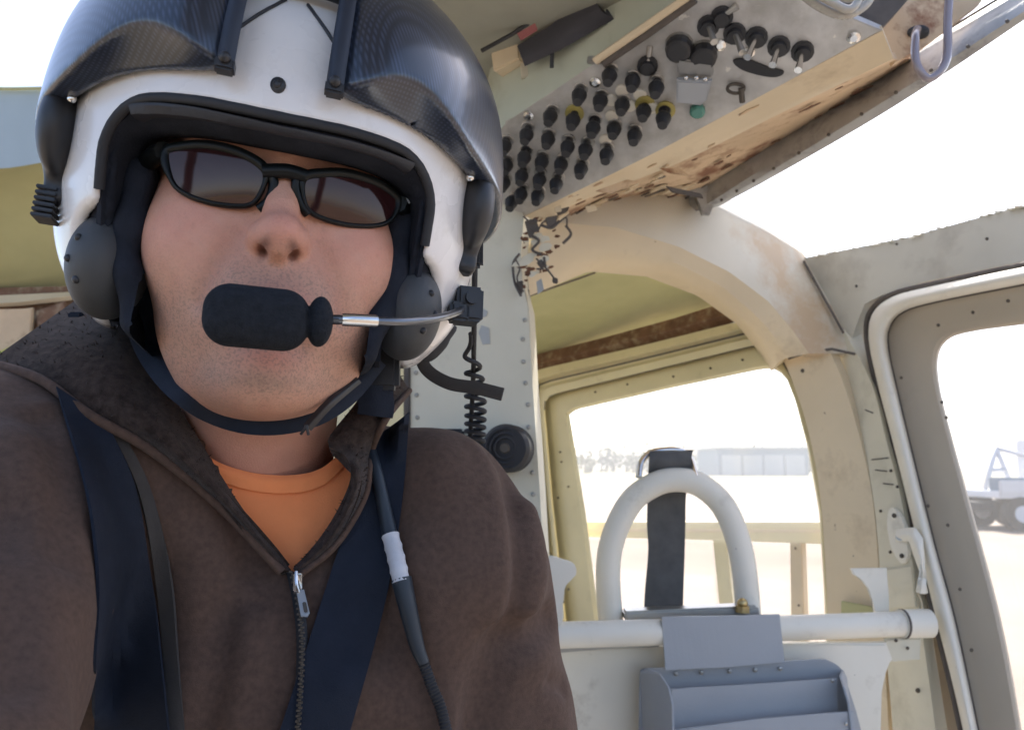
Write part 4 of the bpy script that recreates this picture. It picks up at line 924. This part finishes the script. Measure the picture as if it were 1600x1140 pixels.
for px, py in BRKS:
    b_ = put('circuit_breaker', BRK, px - cap_dir[0] + rb.uniform(-1.5, 1.5), py - cap_dir[1] + rb.uniform(-1.5, 1.5), con); b_.scale = (1, 1, 1); q_ = rb.uniform(-.006, .001)
    b_.location = b_.location + Vector(dn * q_)
    k = put('collar', COLY if (px, py) in ((895, 190), (1005, 176), (1037, 185)) else COL, px - cap_dir[0], py - cap_dir[1], b_)
LS = 1.12
NUT = lathe([(-.001, .0100), (.003, .0100), (.0032, .0070), (.007, .0064), (.0072, .003)], M['black'], 'switch_nut')
LEV = lambda m: m
def toggle(px, py, qx, qy, m, nut=1.0):
    o = put('toggle_switch', NUT, px, py, con); a = PC.hit(px, py, -.004); b = at(qx, qy, a[1] - .012)
    t = tube('lever', [a, (a + b) / 2, b], [.0024, .0028, .0038], m, o, 10); return o
for q in ((1012, 102, 1016, 72, M['steel']), (1107, 40, 1116, 66, M['steel']), (1148, 52, 1160, 82, M['steel']), (1182, 58, 1168, 90, M['chrome']), (1217, 72, 1207, 102, M['chrome']), (1254, 80, 1247, 110, M['chrome']), (1128, 26, 1152, 10, M['steel'])): toggle(*q)
KN = lathe([(-.001, .0125), (.006, .0125), (.010, .0115), (.011, .009)], M['black'], 'push_knob'); KC = lathe([(-.001, .0138), (.0015, .0135)], M['steel'], 'knob_ring')
for q in ((1061, 72), (1100, 84)): put('knob_ring', KC, *q, put('push_knob', KN, *q, con))
plate('guard_block', on(PC, [(1058, 92), (1114, 100), (1114, 122), (1058, 118)], -.012), .014, M['steel'], con, .002)
gd = plate('switch_guard', [PC.hit(1057, 126, -.020), PC.hit(1112, 128, -.020), PC.hit(1104, 158, -.022), PC.hit(1094, 166, -.022), PC.hit(1056, 162, -.022)], .010, M['greybox'], con, .002)
bm = bmesh.new()
for q in ((1072, 122), (1088, 122), (1102, 124)): bm_ball(bm, PC.hit(*q, -.016), .0028, 8)
from_bm('guard_hinge', bm, M['chrome'], gd, True)
GL = lathe([(-.001, .0075), (.004, .0075), (.006, .005)], M['greenlamp'], 'green_lamp'); put('green_lamp', GL, 1090, 172, con)
plate('oval_plate', on(PC, cr([(1145, 96), (1165, 93), (1200, 106), (1224, 112), (1218, 120), (1196, 120), (1160, 110)], 4, True), -.003), .003, M['black'], con, .0006)
bm = bmesh.new(); a = PC.hit(1150, 138, -.006); bm_tube(bm, [a + .009 * np.array([math.cos(t), 0.1, .6 * math.sin(t)]) for t in np.linspace(0, 2 * math.pi, 17)], .0018, 6, False); bm_tube(bm, [PC.hit(1158, 138, -.010), PC.hit(1160, 160, -.012)], .0030, 8)
from_bm('key', bm, M['bolt'], con, True, 40)
SC = lathe([(-.001, .0062), (.002, .0055), (.003, .003)], M['chrome'], 'panel_screw'); 
for q in ((1334, 58), (1170, 82), (1125, 70), (930, 128), (826, 180)): put('panel_screw', SC, *q, con)
bm = bmesh.new(); bm_box(bm, PC.hit(1080, 92, -.004), (.010, .003, .0015)); from_bm('switch_label', bm, M['patch'], con)
GLINT = lathe([(-.001, .0068), (.0016, .0066), (.0022, .0050)], M['white'], 'painted_glint')  # flat white discs standing in for bright glints between the breakers
for q in ((972, 141), (984, 165), (956, 181), (1000, 148), (955, 156), (946, 218), (1018, 168)): put('painted_glint', GLINT, *q, con)
# peeling paint along the console edge and the arch
def flakes(name, rails, n, m, seed, size, parent, lift=.0035):
    rq = random.Random(seed); bm = bmesh.new(); A, B = [resample(r, 60) for r in rails]
    for _ in range(n):
        i = rq.randrange(1, 58); w = rq.random(); c = A[i] * (1 - w) + B[i] * w; u = A[i + 1] - A[i - 1]; u /= np.linalg.norm(u); v = B[i] - A[i]; v /= np.linalg.norm(v) + 1e-9
        nn = np.cross(u, v); nn /= np.linalg.norm(nn); nn = -nn if nn @ c > 0 else nn; k = rq.randint(6, 10); s_ = size * rq.uniform(.35, 1.3); el = rq.uniform(1.2, 3.0)
        ring_ = [c + nn * lift + (u * el * math.cos(t) + v * math.sin(t)) * s_ * rq.uniform(.45, 1.2) for t in np.linspace(0, 2 * math.pi, k + 1)[:-1]]
        fv = [bm.verts.new(p) for p in ring_]; bv = [bm.verts.new(p - nn * lift * .7) for p in ring_]; bm.faces.new(fv)
        for j in range(k): bm.faces.new((fv[j], fv[(j + 1) % k], bv[(j + 1) % k], bv[j]))
    o = from_bm(name, bm, m, parent); o['kind'] = 'stuff'; return o
M['rustdark'] = mat('bare_rusty_metal', (.15, .07, .04), .85, var=.4, scale=40)
flakes('rust_spots', [E2, E3], 26, M['rustdark'], 3, .006, con, .0015)
flakes('peeling_paint', [E1, E2], 8, M['tan'], 5, .0035, con, .0012); flakes('peeling_paint', [E2[:14], E3[:14]], 22, M['cream'], 6, .007, con)
flakes('grey_scuffs', [[p * .999 for p in E2[:12]], [p * .999 for p in E3[:12]]], 12, M['seal'], 16, .006, con, .002)
flakes('torn_paint', [[at(808, 345, .992), at(884, 335, 1.02)], [at(808, 452, .985), at(868, 425, 1.02)]], 26, M['rustdark'], 11, .0036, wires, .002)
flakes('torn_paint', [[at(812, 350, .990), at(872, 340, 1.0)], [at(812, 440, .985), at(862, 425, 1.0)]], 16, M['post'], 12, .0045, wires, .003)
# dark recess and hoses at the near end of the console
plate('cable_recess', [at(a, b, .735) for a, b in [(1262, -6), (1380, 42), (1410, 10), (1470, -60), (1200, -80)]], .03, M['seal'], con, .001)
hs = thing('overhead_hose', 'loops of clear hose stowed above the overhead console', 'hose', at(1310, 5, .70))
M['hose'] = mat('clear_hose', (.42, .40, .36), .25, var=.15, scale=30, spec=.8)
tube('hose_loop', cr([at(1240, -20, .69), at(1280, 10, .69), at(1320, 24, .69), at(1352, 8, .69), at(1368, -20, .69)], 8), .0042, M['hose'], hs, 10)
tube('hose_loop', cr([at(1258, -20, .68), at(1300, 4, .68), at(1330, 14, .68), at(1352, -20, .68)], 8), .0038, M['hose'], hs, 10)
tube('hose_loop', cr([at(1300, -20, .70), at(1325, -4, .70), at(1348, -14, .70)], 8), .005, M['hose'], hs, 10)
dt = thing('drain_tube', 'clear drain tube hanging in a loop from the roof by the skylight', 'tube', at(1455, 30, .76))
M['tubeglass'] = mat('smoky_tube', (.26, .22, .24), .2, var=.1, spec=.8, coat=.5)
tube('tube_loop', cr([at(1484, -30, .755), at(1481, 30, .755), at(1478, 95, .755), at(1452, 123, .755), at(1432, 100, .755), at(1430, 60, .765), at(1433, 46, .78)], 8), .0042, M['tubeglass'], dt, 10)
bm = bmesh.new(); bm_ball(bm, at(1434, 52, .80), (.012, .01, .0075), 14); from_bm('grommet', bm, M['blackrub'], dt, True)
plate('rust_patch', [at(a, b, .80) for a, b in [(1372, 46), (1398, 98), (1440, 76), (1530, 8), (1570, -50), (1400, -50)]], .01, M['tan'], con, .001)

# roof, pouch ------------------------------------------------------------------------
zc_ = at(800, 100, .93)[2]
ce = plate('cabin_ceiling', [np.array(p) for p in [(-.20, -.15, zc_ + .02), (.22, -.15, zc_ + .03), (.20, .62, zc_), (-.02, 1.05, zc_ - .02), (-.04, 1.3, zc_ - .03), (-.24, 1.3, zc_ - .03)]], .03, M['ceiling'], None, .002, (0, 0, 1)); struct(ce)
pouch = thing('roof_pouch', 'dark fabric pouch with red tag strapped along the ceiling beside the console', 'pouch', at(840, 60, .84))
loft('pouch_body', [[at(808, 72, .85), at(860, 40, .82), at(925, -10, .79)], [at(815, 90, .845), at(870, 62, .815), at(940, 18, .785)], [at(820, 104, .85), at(880, 76, .82), at(960, 30, .79)]], .02, mat('dark_pouch_fabric', (.05, .05, .06), .85, bump=.3, bscale=400), pouch, 20, sub=3)
tube('pouch_cord', [at(752, 80, .84), at(800, 54, .83), at(880, 0, .81), at(920, -30, .80)], .0024, M['black'], pouch, 8)
plate('red_tag', [at(a, b, .80) for a, b in [(808, 52), (836, 36), (840, 46), (814, 62)]], .003, M['redtag'], pouch, .0005)
bm = bmesh.new(); Q = [at(766, 82, .88), at(810, 55, .86), at(812, 92, .86), at(770, 112, .88)]
pbx = plate('cream_box', Q, .03, M['cream'], pouch, .002); bm.free()
plate('box_tab', [at(a, b, .87) for a, b in [(812, 92), (850, 78), (848, 110), (815, 122)]], .006, M['post'], pouch, .001)
tube('hanging_strap', [at(863, 72, .83), at(862, 106, .835)], .0026, M['black'], pouch, 6)
plate('cream_fitting', [at(a, b, .80) for a, b in [(918, 8), (935, 0), (936, 12), (924, 16)]], .006, M['cream'], pouch, .001)

# left side of the cabin -------------------------------------------------------------------
la = loft('left_arch', [[at(-80, 134, 1.18), at(20, 136, 1.20), at(180, 132, 1.24), at(420, 110, 1.30)], [at(-80, 142, 1.17), at(20, 142, 1.19), at(180, 140, 1.23), at(420, 120, 1.29)], [at(-80, 268, 1.22), at(20, 262, 1.24), at(110, 246, 1.26), at(420, 190, 1.33)]], .02, M['bluewhite'], None, 30); struct(la)
tube('arch_edge', [at(-80, 138, 1.165), at(20, 139, 1.185), at(180, 136, 1.225), at(420, 116, 1.285)], .003, M['olive'], la, 6)
struct(loft('left_ceiling', [[at(-120, 270, 1.23), at(20, 255, 1.25), at(110, 240, 1.27), at(420, 185, 1.34)], [at(-120, 320, 1.30), at(20, 300, 1.33), at(110, 300, 1.35), at(420, 280, 1.42)], [at(-120, 460, 1.50), at(20, 455, 1.52), at(110, 452, 1.54), at(420, 430, 1.6)]], .02, M['olive'], None, 30, sub=3))
lw = plate('left_wall', [at(a, b, 1.50) for a, b in [(-150, 452), (420, 440), (420, 1000), (-150, 1000)]], .03, M['rust']); struct(lw)
loft('torn_edge', [[at(-60, 464, 1.47), at(30, 460, 1.48), at(110, 456, 1.49)], [at(-60, 476, 1.46), at(30, 472, 1.47), at(110, 462, 1.48)]], .01, M['cream'], lw, 16)
plate('torn_lining', [at(a, b, 1.46) for a, b in [(-20, 482), (30, 484), (50, 480), (48, 520), (38, 535), (12, 548), (-20, 548)]], .01, M['tan'], lw, .002)
plate('torn_lining', [at(a, b, 1.47) for a, b in [(54, 486), (100, 470), (110, 520), (60, 526)]], .01, M['rust'], lw, .002)
plate('left_window_frame', [at(a, b, 1.44) for a, b in [(-60, 570), (0, 548), (40, 528), (120, 505), (130, 640), (-60, 640)]], .02, mat('zinc_yellow_primer', (.42, .40, .10), .6), lw, .003)
struct(plate('roof_beam', [at(a, b, 1.36) for a, b in [(400, -60), (840, -20), (840, 460), (400, 500)]], .04, M['ceiling']))

# passenger seat ----------------------------------------------------------------------------
seat = thing('passenger_seat', 'white tubular seat frame with hoop headrest and sheet metal back', 'seat', at(1140, 1140, 1.05))
tube('cross_tube', [at(820, 993, 1.0), at(1100, 985, 1.035), at(1414, 974, 1.075)], .0160, M['white'], seat, 20)
bm = bmesh.new(); bm_tube(bm, [at(1408, 974, 1.073), at(1452, 973, 1.078)], .0185, 20); cl = from_bm('end_clamp', bm, M['white'], seat, True, 40)
bm = bmesh.new(); bm_tube(bm, [at(1409, 974, 1.0725), at(1412, 974, 1.0728)], .0190, 20); from_bm('clamp_joint', bm, M['seal'], cl, True, 40)
hp = cr([(957, 1000), (950, 900), (958, 840), (985, 785), (1022, 757), (1058, 749), (1095, 758), (1130, 790), (1152, 840), (1164, 900), (1172, 1000)], 8)
hoop = tube('headrest_hoop', [at(a, b, 1.075) for a, b in hp], .0165, M['white'], seat, 20)
tube('belt_guide', cr([at(998, 745, 1.065), at(1002, 722, 1.075), at(1020, 706, 1.085), at(1060, 703, 1.085), at(1078, 715, 1.085), at(1088, 745, 1.065)], 6), .0045, M['chrome'], hoop, 10)
plate('base_plate', [at(a, b, 1.05) for a, b in [(975, 955), (1185, 946), (1190, 966), (978, 972)]], .03, M['steel'], seat, .003)
bm = bmesh.new(); bm_cyl(bm, at(1160, 946, 1.045), at(1160, 956, 1.045), .009); bm_ball(bm, at(1160, 942, 1.045), .007, 10); from_bm('base_bolt', bm, M['brass'], seat, True, 40)
plate('seat_back', [at(a, b, 1.06) for a, b in [(800, 1018), (1100, 1006), (1386, 1004), (1396, 1030), (1380, 1050), (1374, 1080), (1378, 1220), (800, 1220)]], .015, M['white'], seat, .003)
plate('seat_gap_trim', [at(a, b, 1.058) for a, b in [(868, 1012), (960, 1006), (1030, 1004), (1030, 1010), (960, 1012), (868, 1020)]], .004, M['steel'], seat, .0005)
plate('side_bracket', [at(a, b, 1.10) for a, b in [(1330, 888), (1386, 887), (1389, 930), (1390, 962), (1368, 962), (1364, 935), (1358, 918), (1348, 905), (1334, 897)]], .006, M['white'], seat, .001)
plate('olive_pad', on(PRW, [(1314, 938), (1366, 948), (1366, 970), (1314, 970)], -.056), .004, M['olive'], pil, .001)  # thin olive plate on the pillar beside the side bracket
plate('lower_bracket', [at(a, b, 1.07) for a, b in [(1383, 998), (1440, 996), (1438, 1030), (1394, 1034), (1383, 1018)]], .008, M['post'], seat, .0015)
plate('side_bracket', [at(a, b, .995) for a, b in cr([(852, 876), (880, 874), (898, 882), (900, 898), (888, 908), (880, 930), (878, 975), (852, 975)], 3, True)], .006, M['white'], seat, .001)
dots('bolt', BT2, [at(862, 972, .99), at(1400, 1000, 1.065), at(1418, 1012, 1.065), at(880, 1050, 1.055)], seat)
belt_ = thing('seat_belt', 'charcoal seat belt looped over the top of the white hoop', 'seat belt', at(1040, 950, 1.10))
def web(name, rows, th, m, parent):
    L = [at(a, c_, y_) for a, b_, c_, y_ in rows]; Rr = [at(b_, c_, y_) for a, b_, c_, y_ in rows]
    return loft(name, [cr(L, 5), cr([(a + b) / 2 + np.array([0, -.002, 0]) for a, b in zip(L, Rr)], 5), cr(Rr, 5)], th, m, parent, 40, sub=3)
web('belt_webbing', [(1017, 1083, 702, 1.09), (1015, 1082, 706, 1.075), (1014, 1080, 722, 1.070), (1013, 1077, 745, 1.085), (1012, 1072, 775, 1.098), (1011, 1071, 820, 1.10), (1013, 1070, 860, 1.10), (1008, 1068, 920, 1.10), (1006, 1067, 960, 1.10)], .003, M['greydark'], belt_)

# grey document box hung on the seat tube ------------------------------------------------------
box = thing('document_box', 'grey sheet metal document box with two pockets hung on the white seat tube', 'box', at(1160, 1140, 1.0))
G_ = M['greybox']
loft('hanger_tab', [[at(1034, 962, 1.035), at(1128, 961, 1.04), at(1217, 958, 1.045)], [at(1034, 963, 1.012), at(1128, 962, 1.015), at(1218, 959, 1.02)], [at(1040, 1046, 1.005), at(1130, 1042, 1.01), at(1226, 1034, 1.015)]], .003, G_, box, 20, smooth=False)
plate('back_plate', [at(a, b, 1.02) for a, b in cr([(1000, 1056), (1006, 1046), (1024, 1043), (1130, 1040), (1270, 1030), (1296, 1032), (1316, 1046), (1324, 1072), (1330, 1200), (1010, 1200), (1000, 1140)], 3, True)], .004, G_, box, .001)
sL = plate('side_cheek', [at(1000, 1050, 1.02), at(1012, 1044, 1.015), at(1030, 1052, .985), at(1044, 1074, .962), at(1050, 1100, .955), at(1052, 1220, .94), at(1006, 1220, 1.02)], .003, G_, box, .0005, (.8, .2, 0))
sR = plate('side_cheek', [at(1324, 1058, 1.02), at(1318, 1046, 1.015), at(1314, 1056, .99), at(1320, 1072, .962), at(1328, 1098, .955), at(1342, 1220, .94), at(1334, 1220, 1.02)], .003, G_, box, .0005, (-.8, .2, 0))
plate('pocket_front', [at(1049, 1076, .985), at(1180, 1068, .988), at(1308, 1059, .99), at(1312, 1200, .98), at(1050, 1200, .975)], .003, G_, box, .0006)
plate('pocket_front', [at(1050, 1140, .952), at(1190, 1122, .954), at(1334, 1110, .956), at(1342, 1220, .948), at(1050, 1220, .944)], .003, G_, box, .0006)
dots('rivet', rivet_mesh(.0028, M['steel']), [at(a, b, 1.017) for a, b in [(1056, 1052), (1096, 1050), (1140, 1048), (1180, 1046), (1219, 1044)]], box)
dots('rivet', rivet_mesh(.0022, M['steel']), [at(1301, 1063, .986), at(1322, 1130, .95)], box)

# floor and forward cabin (behind the viewer) ---------------------------------------------------
GZ = -1.75
fl = plate('cabin_floor', [np.array(p) for p in [(-.9, -.9, -.95), (.62, -.9, -.95), (.62, 1.1, -.95), (.35, 1.9, -.95), (-.9, 1.9, -.95)]], .05, M['rail'], None, .002, (0, 0, -1)); struct(fl)
M['dash'] = mat('black_instrument_coaming', (.03, .03, .03), .8, bump=.1)
ip = thing('instrument_panel', 'black instrument panel and coaming ahead of the seats', 'panel', (-.1, -.75, -.9))
bm = bmesh.new(); bm_box(bm, (-.05, -.75, -.62), (.70, .14, .34), None, .04); from_bm('panel_body', bm, M['dash'], ip, True, 40)
wf = thing('windscreen_frame', 'grey windscreen posts ahead of the seats', 'frame', (-.1, -.9, -.2))
for a, b in (((-.02, -.95, -.2), (.02, -.35, zc_ + .02)), ((-.85, -.6, -.2), (-.6, -.2, zc_ + .02)), ((.72, -.6, -.2), (.55, -.2, zc_ + .02))): tube('post', [np.array(a), np.array(b)], .04, M['dash'], wf, 10)
# lower cabin sides
struct(plate('left_cabin_side', [np.array(p) for p in [(-.86, -.6, -.95), (-.86, 1.55, -.95), (-.86, 1.55, -.15), (-.86, -.6, -.15)]], .03, M['cream'], None, .002, (-1, 0, 0)))
struct(plate('rear_bulkhead', [np.array(p) for p in [(-.9, 1.9, -.95), (.05, 1.9, -.95), (.05, 1.9, .25), (-.9, 1.9, .25)]], .03, M['yellow'], None, .002, (0, 1, 0)))
pilot_seat = thing('pilot_seat', 'pilot seat mostly hidden behind the pilot', 'seat', (-.2, .75, -.9))
bm = bmesh.new(); bm_box(bm, (-.21, .80, -.40), (.20, .035, .36), Matrix.Rotation(R(-13), 3, 'Z'), .03); from_bm('seat_back', bm, M['dash'], pilot_seat, True, 40)
bm = bmesh.new(); bm_box(bm, (-.17, .60, -.78), (.20, .20, .05), Matrix.Rotation(R(-13), 3, 'Z'), .03); from_bm('seat_cushion', bm, M['dash'], pilot_seat, True, 40)
# ---------------------------------------------------------------- outside: apron, hangar, trees, truck
M['apron'] = mat('dusty_apron', (.205, .16, .12), .9, var=.18, scale=.25, bump=0, bscale=20, dirt=((.2, .17, .13), .6, .6, .8))
M['grassland'] = mat('dry_grass', (.22, .19, .10), .95, var=.3, scale=.1)
M['hangar'] = mat('blue_hangar_sheet', (.11, .17, .23), .6, var=.06, scale=.6); M['hroof'] = mat('hangar_roof', (.35, .38, .40), .5)
M['leaf'] = mat('dull_foliage', (.06, .085, .035), .9, var=.5, scale=1.2); M['bark'] = mat('bark', (.10, .075, .055), .9)
M['tpaint'] = mat('pale_truck_paint', (.55, .56, .58), .4, var=.05); M['tyre'] = mat('tyre', (.025, .025, .025), .85); M['tglass'] = mat('truck_glass', (.03, .04, .05), .1)
gr = plate('ground', [np.array(p) for p in [(-500, -300, GZ), (500, -300, GZ), (500, 700, GZ), (-500, 700, GZ)]], .5, M['grassland'], None, 0, (0, 0, -1)); struct(gr)
ap = plate('apron', [np.array(p) for p in [(-60, -60, GZ + .01), (90, -60, GZ + .01), (90, 75, GZ + .01), (-60, 75, GZ + .01)]], .012, M['apron'], None, 0, (0, 0, -1)); struct(ap)
hg = thing('hangar', 'pale blue hangar far across the airfield seen through the rear window', 'hangar', (44, 128, GZ))
bm = bmesh.new(); bm_box(bm, (39, 130, GZ + 2.1), (7.0, 7, 2.1)); from_bm('wall', bm, M['hangar'], hg)
bm = bmesh.new(); bm_box(bm, (39, 130, GZ + 4.3), (7.3, 7.3, .16)); from_bm('roof', bm, M['hroof'], hg)
for k in range(4):
    bm = bmesh.new(); bm_box(bm, (34 + k * 3.3, 122.93, GZ + 1.6), (1.45, .06, 1.55)); from_bm('sliding_door', bm, M['hroof'], hg)
rt = random.Random(21)
bm = bmesh.new(); bt_ = bmesh.new()
for k in range(52):                                  # a hazy belt of trees that reads as one mass
    px = 880 + k * 8.4 + rt.uniform(-8, 8); Y = 150 + rt.uniform(0, 40); x, y = at(px, 725, Y)[0], Y; h = rt.uniform(3.0, 6.6); wd = rt.uniform(.45, .8)
    bm_tube(bt_, [(x, y, GZ), (x + .1, y, GZ + h * .35), (x - .1, y, GZ + h * .7)], [.22, .17, .07], 7)
    for q_ in range(260):
        a = rt.uniform(0, 6.28); zz = min(1, max(.04, rt.gauss(.5, .24))); rad = h * wd * math.sqrt(rt.random()) * max(.2, 1 - abs(zz - .5) * 1.5); p = np.array([x + math.cos(a) * rad, y + math.sin(a) * rad, GZ + h * zz])
        u = np.array([rt.gauss(0, 1) for _ in range(3)]); v = np.array([rt.gauss(0, 1) for _ in range(3)]); u /= np.linalg.norm(u); v /= np.linalg.norm(v); s = h * .05 * rt.uniform(.5, 1.4)
        bm.faces.new([bm.verts.new(p + q) for q in (u * s, v * s, -u * s * .8, -v * s)])
belt_t = from_bm('tree_belt', bm, M['leaf'], None); belt_t['kind'] = 'stuff'; tag(belt_t, 'hazy belt of dull green trees along the far edge of the airfield', 'trees')
from_bm('trunks', bt_, M['bark'], belt_t, True)
tk = thing('service_truck', 'pale service truck with lifting gear parked on the apron outside the door', 'truck', (13.6, 22.5, GZ))
TX, TY = 13.75, 22
def tb(name, c, h, m, parent, bev=.03):
    bm = bmesh.new(); bm_box(bm, (TX + c[0], TY + c[1], GZ + c[2]), h, None, bev); return from_bm(name, bm, m, parent, True, 40)
tb('flatbed', (1.0, 0, .95), (1.9, 1.0, .10), M['tpaint'], tk); tb('side_board', (1.0, -1.0, 1.15), (1.9, .04, .18), M['tpaint'], tk); tb('chassis', (.8, 0, .62), (2.2, .45, .12), M['tyre'], tk)
cab = tb('cab', (2.2, 0, 1.7), (.75, .95, .85), M['tpaint'], tk, .12); tb('cab_window', (2.2, -.96, 1.95), (.5, .02, .32), M['tglass'], cab, .01)
tb('box_body', (1.15, .1, 1.75), (.35, .8, .7), M['tpaint'], tk, .05)
for x_ in (-.35, .5, 2.2):
    for y_ in (-.9, .9):
        bm = bmesh.new(); bm_tube(bm, [(TX + x_, TY + y_ - .14, GZ + .45), (TX + x_, TY + y_ + .14, GZ + .45)], .45, 20); w_ = from_bm('wheel', bm, M['tyre'], tk, True, 40)
        bm = bmesh.new(); bm_tube(bm, [(TX + x_, TY + y_ - .16, GZ + .45), (TX + x_, TY + y_ + .16, GZ + .45)], .22, 14); from_bm('rim', bm, M['tpaint'], w_, True, 40)
bm = bmesh.new()
for a, b in (((-.7, 0, 1.0), (-.3, 0, 2.2)), ((.1, 0, 1.0), (-.3, 0, 2.2)), ((-.5, 0, 1.6), (-.1, 0, 1.6)), ((-.3, 0, 2.2), (.7, 0, 1.9))): bm_tube(bm, [np.array((TX, TY, GZ)) + a, np.array((TX, TY, GZ)) + b], .07, 8)
from_bm('lifting_frame', bm, M['tpaint'], tk, True)
tb('tool_box', (-.5, -.7, 1.2), (.35, .25, .2), M['hangar'], tk)
# hazy air over the airfield ------------------------------------------------------------
bm = bmesh.new(); bm_box(bm, (0, 200, (6 + GZ - 1) / 2), (520, 520, (6 - GZ + 1) / 2)); hz = from_bm('haze', bm, None); hz['kind'] = 'stuff'
hm = bpy.data.materials.new('haze_air'); hm.use_nodes = True; hn = hm.node_tree.nodes; hn.clear(); ho = hn.new('ShaderNodeOutputMaterial'); hv = hn.new('ShaderNodeVolumePrincipled')
hv.inputs['Color'].default_value = (.93, .95, .97, 1); hv.inputs['Density'].default_value = .0012; hv.inputs['Anisotropy'].default_value = .3
hm.node_tree.links.new(hv.outputs[0], ho.inputs['Volume']); hz.data.materials.append(hm)
